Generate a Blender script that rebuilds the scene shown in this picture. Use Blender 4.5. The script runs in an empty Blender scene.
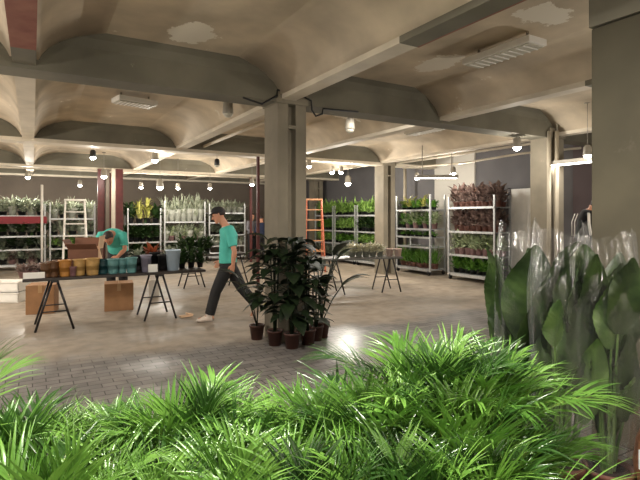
import bpy, bmesh, math, random
from mathutils import Vector, Matrix, Euler
PI = math.pi
random.seed(7)
scene = bpy.context.scene
COL = scene.collection

# ------------------------------------------------------------------ camera
FPX, HORIZ, YAW, EYE = 490.0, 217.0, math.radians(30.4), 1.6
SN, CS = math.sin(YAW), math.cos(YAW)
FWD, RGT = Vector((SN, CS, 0)), Vector((CS, -SN, 0))
cam_data = bpy.data.cameras.new('camera')
cam = bpy.data.objects.new('camera', cam_data); COL.objects.link(cam)
cam.location = (0, 0, EYE); cam.rotation_euler = (PI/2, 0, -YAW)
cam_data.sensor_width = 36; cam_data.sensor_fit = 'HORIZONTAL'; cam_data.lens = FPX/640*36
cam_data.shift_y = (HORIZ-240)/640; cam_data.clip_start = 0.02
scene.camera = cam

def at(px, d, z=0.0):
    p = FWD*d + RGT*((px-320)/FPX*d); return Vector((p.x, p.y, z))
def gnd(px, py, z=0.0):
    return at(px, FPX*(EYE-z)/(py-HORIZ), z)

# ------------------------------------------------------------------ materials
def srgb(r, g, b):
    f = lambda c: (c/255/12.92) if c/255 <= 0.04045 else ((c/255+0.055)/1.055)**2.4
    return (f(r), f(g), f(b), 1)
_M = {}
def mat(name, rgb, rough=0.6, metal=0.0, var=0.25, scale=8.0, bump=0.0, emit=0, spec=0.5, translucent=0.0, rgb2=None):
    if name in _M: return _M[name]
    m = bpy.data.materials.new(name); m.use_nodes = True
    nt = m.node_tree; N = nt.nodes; L = nt.links
    b = N['Principled BSDF']
    c = srgb(*rgb)
    b.inputs['Roughness'].default_value = rough; b.inputs['Metallic'].default_value = metal
    b.inputs['Specular IOR Level'].default_value = spec
    tc = N.new('ShaderNodeTexCoord'); nz = N.new('ShaderNodeTexNoise')
    nz.inputs['Scale'].default_value = scale; nz.inputs['Detail'].default_value = 5
    L.new(tc.outputs['Object'], nz.inputs['Vector'])
    rp = N.new('ShaderNodeValToRGB'); rp.color_ramp.elements[0].position = 0.3; rp.color_ramp.elements[1].position = 0.7
    c2 = srgb(*rgb2) if rgb2 else tuple(min(1, x*(1+var)) for x in c[:3])+(1,)
    c1 = c if rgb2 else tuple(x*(1-var) for x in c[:3])+(1,)
    rp.color_ramp.elements[0].color = c1; rp.color_ramp.elements[1].color = c2
    L.new(nz.outputs['Fac'], rp.inputs['Fac']); L.new(rp.outputs['Color'], b.inputs['Base Color'])
    if bump:
        bp = N.new('ShaderNodeBump'); bp.inputs['Strength'].default_value = bump; bp.inputs['Distance'].default_value = 0.02
        L.new(nz.outputs['Fac'], bp.inputs['Height']); L.new(bp.outputs['Normal'], b.inputs['Normal'])
    if emit:
        b.inputs['Emission Color'].default_value = c; b.inputs['Emission Strength'].default_value = emit
    if translucent:
        tr = N.new('ShaderNodeBsdfTranslucent'); mx = N.new('ShaderNodeMixShader'); mx.inputs[0].default_value = translucent
        L.new(rp.outputs['Color'], tr.inputs['Color'])
        L.new(b.outputs[0], mx.inputs[1]); L.new(tr.outputs[0], mx.inputs[2])
        L.new(mx.outputs[0], N['Material Output'].inputs['Surface'])
    _M[name] = m; return m

# ------------------------------------------------------------------ mesh builder
class MB:
    def __init__(s): s.v = []; s.f = []; s.mi = []; s.k = 0
    def add(s, vs, fs):
        b = len(s.v); s.v += [tuple(v) for v in vs]
        for f in fs: s.f.append(tuple(b+i for i in f)); s.mi.append(s.k)
        return s
    def box(s, c, d, rz=0.0, M=None):
        x, y, z = d[0]/2, d[1]/2, d[2]/2
        R = M or Matrix.Rotation(rz, 3, 'Z'); c = Vector(c)
        vs = [c + R @ Vector(p) for p in ((-x,-y,-z),(x,-y,-z),(x,y,-z),(-x,y,-z),(-x,-y,z),(x,-y,z),(x,y,z),(-x,y,z))]
        return s.add(vs, [(0,3,2,1),(4,5,6,7),(0,1,5,4),(1,2,6,5),(2,3,7,6),(3,0,4,7)])
    def tube(s, pts, r, n=8, cap=True, flat=None):
        """loft of rings along pts; r number, list of numbers or list of (ra, rb) with ra along the 'side' axis"""
        pts = [Vector(p) for p in pts]
        rs = r if isinstance(r, (list, tuple)) else [r]*len(pts)
        vs = []; side = None
        for i, p in enumerate(pts):
            t = (pts[min(i+1, len(pts)-1)] - pts[max(i-1, 0)]).normalized()
            if side is None:
                ref = Vector(flat) if flat else (Vector((0,0,1)) if abs(t.z) < .9 else Vector((1,0,0)))
                side = ref - t*ref.dot(t) if flat else t.cross(ref)
                side.normalize()
            else:
                ref = Vector(flat) if flat else side
                sd = ref - t*ref.dot(t)
                if sd.length > 1e-4: side = sd.normalized()
            up = t.cross(side)
            ra, rb = rs[i] if isinstance(rs[i], (list, tuple)) else (rs[i], rs[i])
            vs += [p + side*(math.cos(2*PI*k/n)*ra) + up*(math.sin(2*PI*k/n)*rb) for k in range(n)]
        fs = []
        for i in range(len(pts)-1):
            for k in range(n):
                a, b = i*n+k, i*n+(k+1) % n
                fs.append((a, b, b+n, a+n))
        if cap: fs += [tuple(range(n-1, -1, -1)), tuple(range((len(pts)-1)*n, len(pts)*n))]
        return s.add(vs, fs)
    def lathe(s, prof, c=(0,0,0), n=16, capb=True, capt=False):
        c = Vector(c); vs = []; fs = []
        for r, z in prof:
            vs += [c + Vector((r*math.cos(2*PI*k/n), r*math.sin(2*PI*k/n), z)) for k in range(n)]
        for i in range(len(prof)-1):
            for k in range(n):
                a, b = i*n+k, i*n+(k+1) % n; fs.append((a, b, b+n, a+n))
        if capb: fs.append(tuple(range(n-1, -1, -1)))
        if capt: fs.append(tuple(range((len(prof)-1)*n, len(prof)*n)))
        return s.add(vs, fs)
    def ball(s, c, r, n=12, m=8):
        r = r if isinstance(r, (list, tuple)) else (r, r, r); c = Vector(c); vs = []; fs = []
        for i in range(1, m):
            th = PI*i/m
            vs += [c + Vector((r[0]*math.sin(th)*math.cos(2*PI*k/n), r[1]*math.sin(th)*math.sin(2*PI*k/n), r[2]*math.cos(th))) for k in range(n)]
        for i in range(m-2):
            for k in range(n):
                a, b = i*n+k, i*n+(k+1) % n; fs.append((a, a+n, b+n, b))
        t = len(vs); vs += [c+Vector((0,0,r[2])), c-Vector((0,0,r[2]))]
        for k in range(n):
            fs.append((t, k, (k+1) % n)); o = (m-2)*n; fs.append((t+1, o+(k+1) % n, o+k))
        return s.add(vs, fs)
    def leaf(s, base, tip_dir, length, width, droop=0.3, up=Vector((0,0,1)), segs=5, shape='oval', fold=0.25):
        """a blade with a midrib fold that curves down under its own weight"""
        d = Vector(tip_dir).normalized(); p = Vector(base); vs = []
        side = d.cross(up)
        if side.length < 1e-3: side = Vector((1, 0, 0))
        side.normalize()
        for i in range(segs+1):
            t = i/segs
            if shape == 'blade': w = width*0.5*(min(1, 0.45+t*3.0))*(1-t**2.2)
            elif shape == 'paddle': w = width*0.5*math.sin(PI*(0.04+0.96*t)**0.8)
            else: w = width*0.5*(math.sin(PI*(0.05+0.95*t)**0.85))
            w = max(w, width*0.015)
            nrm = side.cross(d)
            vs += [p - side*w + nrm*w*fold, p, p + side*w + nrm*w*fold]
            p = p + d*(length/segs)
            d = (d + Vector((0,0,-1))*(droop/segs)).normalized()
        fs = []
        for i in range(segs):
            a = i*3; fs += [(a, a+1, a+4, a+3), (a+1, a+2, a+5, a+4)]
        return s.add(vs, fs)
    def mesh(s, name, mats, smooth=True):
        me = bpy.data.meshes.new(name); me.from_pydata(s.v, [], s.f); me.update()
        for m in (mats if isinstance(mats, (list, tuple)) else [mats]): me.materials.append(m)
        for p, k in zip(me.polygons, s.mi): p.material_index = k; p.use_smooth = smooth
        return me
    def build(s, name, mats, parent=None, smooth=False, bevel=0.0):
        o = bpy.data.objects.new(name, s.mesh(name, mats, smooth)); COL.objects.link(o)
        if parent is not None: o.parent = parent
        if bevel:
            bv = o.modifiers.new('edge', 'BEVEL'); bv.width = bevel; bv.segments = 2; bv.limit_method = 'ANGLE'
        return o

def tag(o, label=None, cat=None, group=None, kind=None):
    if label: o['label'] = label
    if cat: o['category'] = cat
    if group: o['group'] = group
    if kind: o['kind'] = kind
    return o
def empty(name, loc=(0,0,0), rz=0.0, label=None, cat=None, group=None):
    o = bpy.data.objects.new(name, None); COL.objects.link(o); o.empty_display_size = 0.05
    o.location = loc; o.rotation_euler = (0, 0, rz); return tag(o, label, cat, group)
def copy_tree(o, parent=None):
    c = o.copy(); COL.objects.link(c)
    if parent is not None: c.parent = parent
    for ch in list(o.children): copy_tree(ch, c)
    return c
def structure(o, label=None):
    o['kind'] = 'structure'
    if label: o['label'] = label; 
    return o
ORD = ['first','second','third','fourth','fifth','sixth','seventh','eighth','ninth','tenth','eleventh','twelfth']

# ------------------------------------------------------------------ setting
SLAB, SOF = 3.5, 3.06     # slab underside, beam underside
def nodes_new(name):
    m = bpy.data.materials.new(name); m.use_nodes = True
    return m, m.node_tree.nodes, m.node_tree.links, m.node_tree.nodes['Principled BSDF']

def ceiling_material(name, base, light, patches=()):
    m, N, L, b = nodes_new(name)
    tc = N.new('ShaderNodeTexCoord')
    n1 = N.new('ShaderNodeTexNoise'); n1.inputs['Scale'].default_value = 1.4; n1.inputs['Detail'].default_value = 8
    n2 = N.new('ShaderNodeTexNoise'); n2.inputs['Scale'].default_value = 3.0; n2.inputs['Detail'].default_value = 9; n2.inputs['Roughness'].default_value = .7
    L.new(tc.outputs['Object'], n1.inputs['Vector']); L.new(tc.outputs['Object'], n2.inputs['Vector'])
    r1 = N.new('ShaderNodeValToRGB'); r1.color_ramp.elements[0].position = .35; r1.color_ramp.elements[1].position = .7
    c = srgb(*base); r1.color_ramp.elements[0].color = tuple(x*.74 for x in c[:3])+(1,); r1.color_ramp.elements[1].color = tuple(x*1.2 for x in c[:3])+(1,)
    L.new(n1.outputs['Fac'], r1.inputs['Fac'])
    # flaked pale paint, thresholded noise
    r2 = N.new('ShaderNodeValToRGB'); r2.color_ramp.elements[0].position = .64; r2.color_ramp.elements[1].position = .68
    L.new(n2.outputs['Fac'], r2.inputs['Fac'])
    mask = r2.outputs['Color']
    for (x, y, rx, ry) in patches:
        mp = N.new('ShaderNodeMapping'); mp.vector_type = 'POINT'
        mp.inputs['Location'].default_value = (-(x+.33)/rx, -(y+.33)/ry, 0); mp.inputs['Scale'].default_value = (1/rx, 1/ry, 0)
        dist = N.new('ShaderNodeMixRGB'); dist.blend_type = 'ADD'; dist.inputs[0].default_value = 0.66
        L.new(tc.outputs['Object'], dist.inputs[1]); L.new(n2.outputs['Color'], dist.inputs[2])
        L.new(dist.outputs[0], mp.inputs['Vector'])
        ln = N.new('ShaderNodeVectorMath'); ln.operation = 'LENGTH'; L.new(mp.outputs[0], ln.inputs[0])
        lt = N.new('ShaderNodeMath'); lt.operation = 'LESS_THAN'; lt.inputs[1].default_value = 1.0; L.new(ln.outputs['Value'], lt.inputs[0])
        mx = N.new('ShaderNodeMath'); mx.operation = 'MAXIMUM'; L.new(mask, mx.inputs[0]); L.new(lt.outputs[0], mx.inputs[1]); mask = mx.outputs[0]
    mix = N.new('ShaderNodeMixRGB'); L.new(mask, mix.inputs[0]); L.new(r1.outputs['Color'], mix.inputs[1]); mix.inputs[2].default_value = srgb(*light)
    L.new(mix.outputs[0], b.inputs['Base Color']); b.inputs['Roughness'].default_value = .85
    bp = N.new('ShaderNodeBump'); bp.inputs['Strength'].default_value = .25; L.new(n2.outputs['Fac'], bp.inputs['Height']); L.new(bp.outputs[0], b.inputs['Normal'])
    return m

def floor_material():
    m, N, L, b = nodes_new('worn_concrete_floor')
    tc = N.new('ShaderNodeTexCoord'); sp = N.new('ShaderNodeSeparateXYZ'); L.new(tc.outputs['Object'], sp.inputs[0])
    n1 = N.new('ShaderNodeTexNoise'); n1.inputs['Scale'].default_value = .7; n1.inputs['Detail'].default_value = 9
    n2 = N.new('ShaderNodeTexNoise'); n2.inputs['Scale'].default_value = 5; n2.inputs['Detail'].default_value = 9
    for n in (n1, n2): L.new(tc.outputs['Object'], n.inputs['Vector'])
    rc = N.new('ShaderNodeValToRGB'); rc.color_ramp.elements[0].position = .3; rc.color_ramp.elements[1].position = .7
    rc.color_ramp.elements[0].color = srgb(122,111,98); rc.color_ramp.elements[1].color = srgb(166,153,137)
    L.new(n1.outputs['Fac'], rc.inputs['Fac'])
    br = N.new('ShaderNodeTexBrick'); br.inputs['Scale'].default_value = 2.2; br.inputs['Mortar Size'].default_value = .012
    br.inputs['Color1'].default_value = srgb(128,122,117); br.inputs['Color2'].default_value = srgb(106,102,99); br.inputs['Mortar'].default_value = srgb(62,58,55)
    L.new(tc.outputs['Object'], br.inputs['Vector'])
    # ragged edge between paving and screed; at right, darker paving also paints in shade
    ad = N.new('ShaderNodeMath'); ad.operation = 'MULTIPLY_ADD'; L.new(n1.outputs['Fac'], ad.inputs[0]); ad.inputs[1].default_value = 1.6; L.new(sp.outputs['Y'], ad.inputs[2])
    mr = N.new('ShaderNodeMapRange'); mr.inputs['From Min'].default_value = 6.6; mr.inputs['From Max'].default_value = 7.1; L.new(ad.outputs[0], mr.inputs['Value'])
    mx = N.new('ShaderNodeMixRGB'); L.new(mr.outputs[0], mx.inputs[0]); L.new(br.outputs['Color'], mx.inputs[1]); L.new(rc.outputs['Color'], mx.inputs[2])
    mu = N.new('ShaderNodeMixRGB'); mu.blend_type = 'MULTIPLY'; mu.inputs[0].default_value = .45; L.new(mx.outputs[0], mu.inputs[1])
    rs = N.new('ShaderNodeValToRGB'); rs.color_ramp.elements[0].position = .35; rs.color_ramp.elements[1].position = .6; rs.color_ramp.elements[0].color = (.45,.43,.41,1)
    L.new(n2.outputs['Fac'], rs.inputs['Fac']); L.new(rs.outputs['Color'], mu.inputs[2])
    L.new(mu.outputs[0], b.inputs['Base Color'])
    rr = N.new('ShaderNodeMapRange'); rr.inputs['To Min'].default_value = .3; rr.inputs['To Max'].default_value = .75; rr.inputs['From Min'].default_value=.35; rr.inputs['From Max'].default_value=.62
    L.new(n1.outputs['Fac'], rr.inputs['Value']); L.new(rr.outputs[0], b.inputs['Roughness'])
    b.inputs['Specular IOR Level'].default_value = .28
    bp = N.new('ShaderNodeBump'); bp.inputs['Strength'].default_value = .18; bp.inputs['Distance'].default_value = .01
    L.new(n2.outputs['Fac'], bp.inputs['Height']); L.new(bp.outputs[0], b.inputs['Normal'])
    return m

def P2(px, py, z): return at(px, FPX*(z-EYE)/(HORIZ-py), z)
_pp = [P2(193,34,SLAB), P2(437,64,SLAB), P2(20,20,SLAB), P2(545,16,SLAB), P2(335,112,SLAB)]
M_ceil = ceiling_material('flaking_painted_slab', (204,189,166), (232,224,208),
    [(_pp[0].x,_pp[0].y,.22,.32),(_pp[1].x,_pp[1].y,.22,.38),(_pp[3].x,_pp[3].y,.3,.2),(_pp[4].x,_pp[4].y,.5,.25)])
M_beam = ceiling_material('painted_concrete_beam', (116,112,98), (146,140,124))
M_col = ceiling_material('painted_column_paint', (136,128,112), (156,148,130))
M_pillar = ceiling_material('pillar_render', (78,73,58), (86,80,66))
M_flange = mat('white_flange_paint', (214,204,186), .6, var=.12, scale=3)
M_pipe = mat('beige_pipe_paint', (166, 156, 138), .6, var=.12, scale=3)
M_red = mat('red_oxide_paint', (120,62,50), .6, var=.3, scale=5, rgb2=(150,96,80))
M_dkred = mat('dark_red_column_paint', (82,30,28), .5, var=.25)
M_wgrey = mat('charcoal_wall_paint', (98,96,98), .8, var=.15, scale=1.2)
M_wbrn = mat('brown_grey_wall_paint', (112,102,92), .85, var=.2, scale=.8)
M_wpur = mat('plum_grey_wall_paint', (92,80,82), .8, var=.12, scale=1.0)
M_wpale = mat('pale_wall_and_lit_stretch', (196,192,184), .8, var=.08, scale=1.0)
M_white = mat('white_enamel', (226,222,214), .4, var=.05)
M_galv = mat('galvanised_steel', (188,190,190), .35, .55, var=.15, scale=20)
M_black = mat('black_plastic', (24,24,26), .45, var=.3)
M_dark = mat('dark_wood_laminate', (46,38,34), .4, var=.25, scale=5)
M_steel = mat('black_steel_tube', (38,36,38), .4, .3, var=.2)

X0, X1, Y0, Y1 = -6.5, 10.5, -4.5, 20.5
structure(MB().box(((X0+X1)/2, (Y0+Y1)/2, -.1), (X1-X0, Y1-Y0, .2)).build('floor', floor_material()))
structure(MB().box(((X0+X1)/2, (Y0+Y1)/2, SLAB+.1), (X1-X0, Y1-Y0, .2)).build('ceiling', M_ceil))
structure(MB().box(((X0+X1)/2, Y1+.1, SLAB/2), (X1-X0, .2, SLAB)).build('wall_back', M_wbrn))
structure(MB().box((X0-.1, (Y0+Y1)/2, SLAB/2), (.2, Y1-Y0, SLAB)).build('wall_left', M_wbrn))
structure(MB().box((X1+.1, (Y0+Y1)/2, SLAB/2), (.2, Y1-Y0, SLAB)).build('wall_right', M_wgrey))
structure(MB().box(((X0+X1)/2, Y0-.1, SLAB/2), (X1-X0, .2, SLAB)).build('wall_front', M_wpale))
# a plum coloured stretch and a pale-painted lit stretch of the right wall stand a little proud of it
structure(MB().box((X1-.03, 4.6, 1.75), (.06, 4.0, 3.5)).build('wall_plum', M_wpur))
dp = at(521, 1); 
# door
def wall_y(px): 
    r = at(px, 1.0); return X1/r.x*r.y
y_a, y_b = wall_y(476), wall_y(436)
structure(MB().box((X1-.03, (y_a+y_b)/2, 1.75), (.06, y_b-y_a, 3.5)).build('wall_lit_stretch', M_wpale))  # lamplight on this part of the wall is put into a paler colour
ya, yb = wall_y(535), wall_y(514)
dr = structure(MB().box((X1-.09, (ya+yb)/2, 1.15), (.05, yb-ya, 2.3)).build('door_1', M_white, bevel=.004))
MB().ball((X1-.15, yb-.1, 1.05), .03).build('door_handle', M_galv, dr, True)
f = MB()
for yy in (ya-.04, yb+.04): f.box((X1-.09, yy, 1.17), (.1, .08, 2.34))
f.box((X1-.09, (ya+yb)/2, 2.34), (.1, yb-ya+.16, .08)); f.build('door_frame', M_wgrey, dr)
f = MB()
for zz in (.65, 1.65): f.box((X1-.12, (ya+yb)/2, zz), (.012, (yb-ya)*.66, .7))
f.build('door_panel', M_white, dr)

# beams: across (along X)
def xbeam(y, x0, x1, white=False, w=.36):
    h = SLAB-SOF; prof = [(-w/2-.16, SLAB+.02), (-w/2-.05, SLAB-.05), (-w/2, SLAB-.14), (-w/2, SOF+.02), (w/2, SOF+.02), (w/2, SLAB-.14), (w/2+.05, SLAB-.05), (w/2+.16, SLAB+.02)]
    b = MB(); n = len(prof)
    b.add([(x0, y+a, z) for a, z in prof]+[(x1, y+a, z) for a, z in prof], [(i, i+1, n+i+1, n+i) for i in range(n-1)]+[tuple(range(n-1,-1,-1)), tuple(range(n, 2*n))])
    o = structure(b.build('beam', M_beam))
    MB().box(((x0+x1)/2, y, SOF+.01 if not white else SOF+.025), (x1-x0, w+(.03 if white else .0), .02 if not white else .07)).build('flange', M_flange if white else M_beam, o)
    return o
xbeam(5.8, X0, X1); xbeam(11.1, X0, X1, True); xbeam(16.6, X0, X1, True); xbeam(20.2, X0, X1, True); xbeam(.4, X0, X1)
# beams: in depth (along Y), bottom flange partly painted white, partly red
def ybeam(x, y0, y1, parts, w=.2):
    # wide coved haunch that runs smoothly from the narrow soffit up into the slab
    q = w/2+.02; half = [(q, SOF+.1), (q+.03, SOF+.16), (q+.09, SOF+.24), (q+.19, SOF+.315), (q+.33, SOF+.38), (q+.5, SOF+.42), (q+.66, SLAB+.01)]
    prof = [(-a, z) for a, z in reversed(half)] + half
    b = MB(); n = len(prof)
    b.add([(x+a, y0, z) for a, z in prof]+[(x+a, y1, z) for a, z in prof], [(i+1, i, n+i, n+i+1) for i in range(n-1)]+[tuple(range(n)), tuple(range(2*n-1, n-1, -1))])
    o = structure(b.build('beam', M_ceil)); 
    for pp in o.data.polygons: pp.use_smooth = len(pp.vertices) == 4
    for q in parts:
        a, c, m = q[:3]; ox, ww = q[3:] if len(q) > 3 else (0, w)
        MB().box((x+ox, (a+c)/2, SOF+.075), (ww, c-a, .07)).build('flange', m, o)
for bay0, bay1 in ((.55, 5.65), (5.95, 10.95), (11.25, 16.45), (16.75, 20.05)):
    for x in (-2.6, -.07, 2.83, 5.55, 8.45):
        if bay0 < 1:
            if x == -.07: pr = [(bay0, 5.1, M_red), (5.1, bay1, M_beam)]
            elif x > 0: pr = [(bay0, 3.3, M_beam), (3.3, bay1, M_flange), (bay0, 3.3, M_red, .11, .02)]
            else: pr = [(bay0, bay1, M_red)]
        else: pr = [(bay0, bay1, M_flange)]
        ybeam(x, bay0, bay1, pr)

# columns
def column(x, y, w=.41, m=None, groove=True):
    h = w/2; g = .055; dp = .13
    pr = [(-h,-h),(-g,-h),(-g,-h+dp),(g,-h+dp),(g,-h),(h,-h),(h,h),(-h,h)] if groove else [(-h,-h),(h,-h),(h,h),(-h,h)]
    n = len(pr); b = MB()
    b.add([(x+a, y+c, 0) for a, c in pr]+[(x+a, y+c, SOF+.02) for a, c in pr], [(i, (i+1) % n, n+(i+1) % n, n+i) for i in range(n)]+[tuple(range(n-1,-1,-1)), tuple(range(n, 2*n))])
    o = structure(b.build('column', m or M_col))
    k = MB(); k.box((x, y, SOF+.08), (w+.05, w+.05, .18)); k.box((x, y-h+.012, SOF-.3), (.11, .03, .05)); k.build('capital', m or M_col, o, bevel=.01)
    return o
column(2.89, 5.84); column(8.36, 5.8); p3 = at(394, 13.6); column(p3.x, 11.1); p4 = at(316, 20.2); column(p4.x, p4.y)
# steel pipe run up the second column and beside the third
for (px, d, r) in ((549, 8.9, .035), (556.5, 8.9, .04), (405, 15.4, .05)):
    p = at(px, d); structure(MB().tube([(p.x, p.y, 0), (p.x, p.y, SOF+.1)], r, 10).build('trim_pipe', M_pipe, None, True))
# dark red steel columns at the back with a beige pipe between
for i, (px, w, m) in enumerate(((100.5, .16, M_dkred), (107.5, .1, M_wbrn), (113.5, .12, M_flange), (119, .2, M_dkred), (108.8, .1, M_dkred), (104.5, .09, M_dkred), (111, .1, M_dkred))):
    p = at(px, 15.0); structure(MB().box((p.x, p.y+.2*(i > 3)+.15*(i > 4), 1.53), (w, w, 3.06)).build('column', m))
for px, py, w in ((258, 286, .06), (251, 262, .07)):
    p = gnd(px, py); structure(MB().box((p.x, p.y, 1.5), (w, w, 3.0)).build('column', M_dkred))

# the big pillar close on the right, and the beam it carries
pc = at(591, 3.6)
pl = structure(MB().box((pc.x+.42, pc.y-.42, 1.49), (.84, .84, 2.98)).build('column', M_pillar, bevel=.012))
structure(MB().box((pc.x+.42, pc.y-.42-1.4, 3.245), (.86, 3.66, .51)).build('beam', M_beam))
# ------------------------------------------------------------------ lamps
M_bulb = mat('lit_lamp_glass', (255, 250, 240), .3, var=0, emit=28)
M_bulb2 = mat('lit_tube_glass', (255, 250, 240), .3, var=0, emit=7)
M_off = mat('unlit_diffuser', (188, 184, 170), .5, var=.08, scale=20)
M_lampbody = mat('lamp_body_grey', (150, 144, 132), .5, var=.1)
def point(loc, watts, parent=None, r=.06, col=(1, .93, .82)):
    l = bpy.data.lights.new('lamp_light', 'POINT'); l.energy = watts; l.shadow_soft_size = r; l.color = col
    o = bpy.data.objects.new('lamp_light', l); COL.objects.link(o); o.location = loc
    if parent is not None: o.parent = parent; o.matrix_parent_inverse = Matrix()
    return o
def spot(px, py, z, watts, label, lit=True, dark=False, s=1.0, top=SLAB):
    if py is None: p = Vector(px)
    else: d = FPX*(z-EYE)/(HORIZ-py); p = at(px, d, z)
    if p.x > X1-.25: p.x = X1-.3
    e = empty('spotlight', p, random.uniform(0, 6), label, 'spotlight', 'ceiling spotlights')
    body = M_black if dark else M_lampbody
    b = MB(); b.lathe([(.035*s, .16*s), (.06*s, .13*s), (.07*s, .0), (.066*s, -.01), (.05*s, .02)], (0, 0, 0), 14, False); b.lathe([(.0, .161*s), (.036*s, .16*s)], (0, 0, 0), 14, False)
    b.build('housing', body, e, True)
    MB().tube([(0, 0, .15*s), (0, 0, top-z)], .0045, 6).build('stem', body, e, True)
    MB().lathe([(.05, top-z-.03), (.05, top-z)], (0, 0, 0), 12, True, True).build('ceiling_rose', body, e, True)
    MB().ball((0, 0, 0.0), (.064*s, .064*s, .06*s)).build('bulb', M_bulb if lit else M_off, e, True)
    if lit and watts: point((0, 0, -.1 if py else -.3), watts, e)
    return e
K = 1.0
spot(155, 160, 2.95, 70*K, 'lit spotlight hanging in front of the third beam, above the cardboard box', s=1.2)
spot(93, 157, 2.95, 25*K, 'small dark spotlight in front of a beam, left of the red columns', dark=True)
spot(28, 177, 2.85, 130*K, 'bright lit spotlight at far left above the trolley with the red band', s=1.2)
spot(80, 185, 2.62, 40*K, 'lit spotlight above the white stepladder', s=1.0)
spot(104, 176, 2.80, 30*K, 'pale canister spotlight just above the dark red columns', s=1.3)
spot(141, 187, 2.55, 40*K, 'small lit spotlight left of the brightest lamp, over the dark trolley')
spot(160, 187, 2.55, 140*K, 'brightest round spotlight glowing over the white sleeved plants', s=1.6)
spot(178, 188, 2.55, 40*K, 'small lit spotlight just right of the brightest round lamp')
spot(210, 188, 2.55, 50*K, 'lit spotlight above the head of the walking man')
spot(217, 165, 2.92, 0, 'dark narrow unlit spotlight hanging below the second beam', lit=False, dark=True)
spot(252, 184, 2.55, 40*K, 'lit spotlight beside the thin red post')
spot(228, 113, 3.08, 0, 'pale unlit canister spotlight to the left of the main column top', lit=False, s=1.1)
spot(350, 129, 3.08, 0, 'grey unlit canister spotlight right of the main column, under the ceiling', lit=False, s=1.2)
spot(348, 183, 2.62, 230*K, 'bright spotlight shining above the bright green plants by the dark wall', s=1.4)
spot(309, 166, 2.9, 30*K, 'lit spotlight beside the right edge of the main column')
spot(332, 172, 2.8, 30*K, 'first of a close pair of small spotlights above the orange stepladder')
spot(341, 172, 2.8, 30*K, 'second of a close pair of small spotlights, nearer the dark wall')
spot(517, 147, 2.85, 35*K, 'bright spotlight above the white door', s=1.1)
spot(587.5, 155, 2.62, 14*K, 'lit spotlight tucked beside the edge of the big pillar', s=1.0)
spot(417, 178, 2.62, 20*K, 'small spotlight near the end of the lit tube over the grass trolley', s=.9)
spot(453, 173, 2.7, 50*K, 'lit spotlight at the end of the tube lamp near the purple plants', s=1.0)

def batten(p, L, w, rz, label, lit=False, watts=0, drop=.1, top=SLAB):
    e = empty('ceiling_light', p, rz, label, 'ceiling light')
    h = MB(); h.box((0, 0, .035), (L, w, .07)); h.build('housing', M_white if not lit else M_lampbody, e, bevel=.006)
    g = MB(); g.box((0, 0, -.006), (L*.94, w*.8, .014)); g.build('diffuser', M_bulb2 if lit else M_off, e)
    if not lit:
        f = MB()
        for i in range(9): f.box(((i-4)*L*.1, 0, -.016), (.012, w*.8, .012))
        f.build('louvre', M_white, e)
    for sx in (-1, 1): MB().box((sx*L*.36, 0, .07+(top-p.z-.07)/2), (.02, .02, max(.01, top-p.z-.07))).build('bracket', M_lampbody, e)
    if lit:
        l = bpy.data.lights.new('tube_light', 'AREA'); l.shape = 'RECTANGLE'; l.size = L*.9; l.size_y = w*.7; l.energy = watts; l.color = (1, .94, .85)
        o = bpy.data.objects.new('tube_light', l); COL.objects.link(o); o.parent = e; o.location = (0, 0, -.04)
    return e
batten(P2(502, 56, SLAB-.16), 0.88, .28, PI/2, 'unlit white louvred fluorescent fitting on the ceiling at right', top=SLAB)
batten(P2(135, 104, SLAB-.14), .6, .34, 0.2, 'small white unlit fluorescent fitting on the ceiling at left')
batten(P2(424, 132, SLAB-.14), .9, .32, PI/2, 'flat white unlit fitting just behind the main beam, right of the main column')
p = P2(437, 178, 2.55); batten(p, 1.0, .16, -YAW, 'lit white tube lamp hanging over the trolleys at right', True, 30)
p = P2(576, 163, 2.55); p.x = min(p.x, X1-.4); batten(p, 1.0, .22, PI/2, 'lit white tube lamp in front of the plum coloured wall', True, 10)
# unseen tube fittings: the palm lamp is inferred, the others are added fill light
UNSEEN_GAIN = 1.0
p = Vector((1.0, 1.9, 3.2)); batten(p, .9, .14, .4, 'lit fluorescent fitting above the potted palms', True, 190*UNSEEN_GAIN)
p = Vector((-2.4, 2.6, 3.2)); batten(p, 1.5, .3, .4, 'added fluorescent fill light over the near left aisle', True, 70*UNSEEN_GAIN)
p = Vector((.6, -1.5, 3.2)); batten(p, 1.5, .3, .4, 'added fluorescent fill light behind the potted palms', True, 40*UNSEEN_GAIN)
p = Vector((-1.5, 9.2, 3.2)); batten(p, 1.5, .3, PI/2, 'added fluorescent fill light over the left end of the work table', True, 90*UNSEEN_GAIN)
p = Vector((4.4, 6.4, 3.3)); batten(p, 1.2, .2, 0, 'added tube fill light hidden behind the main beam', True, 35*UNSEEN_GAIN)  # added to light the middle of the floor, kept out of sight
# bare lamps added outside the frame as fill, to brighten ceiling and hall
for xyz, wt, lab in (((-1.2, -3.0, 2.3), 170, 'added unseen fill lamp behind the front palms'), ((2.4, -3.4, 2.3), 170, 'added unseen fill lamp behind the sleeved plants'),
                     ((-3.6, 4.4, 2.2), 220, 'added unseen fill lamp over the near left aisle'), ((6.6, 1.4, 2.2), 130, 'added unseen fill lamp on the far side of the big pillar'),
                     ((-3.2, 8.4, 2.3), 150, 'added unseen fill lamp between the second and the near beam at left'),
                     ((-2.9, 11.2, 2.3), 150, 'added unseen fill lamp left of the long table'), ((-2.8, 14.2, 2.3), 120, 'added unseen fill lamp left of the red band trolley')):
    spot(xyz, None, xyz[2], wt, lab)

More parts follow.
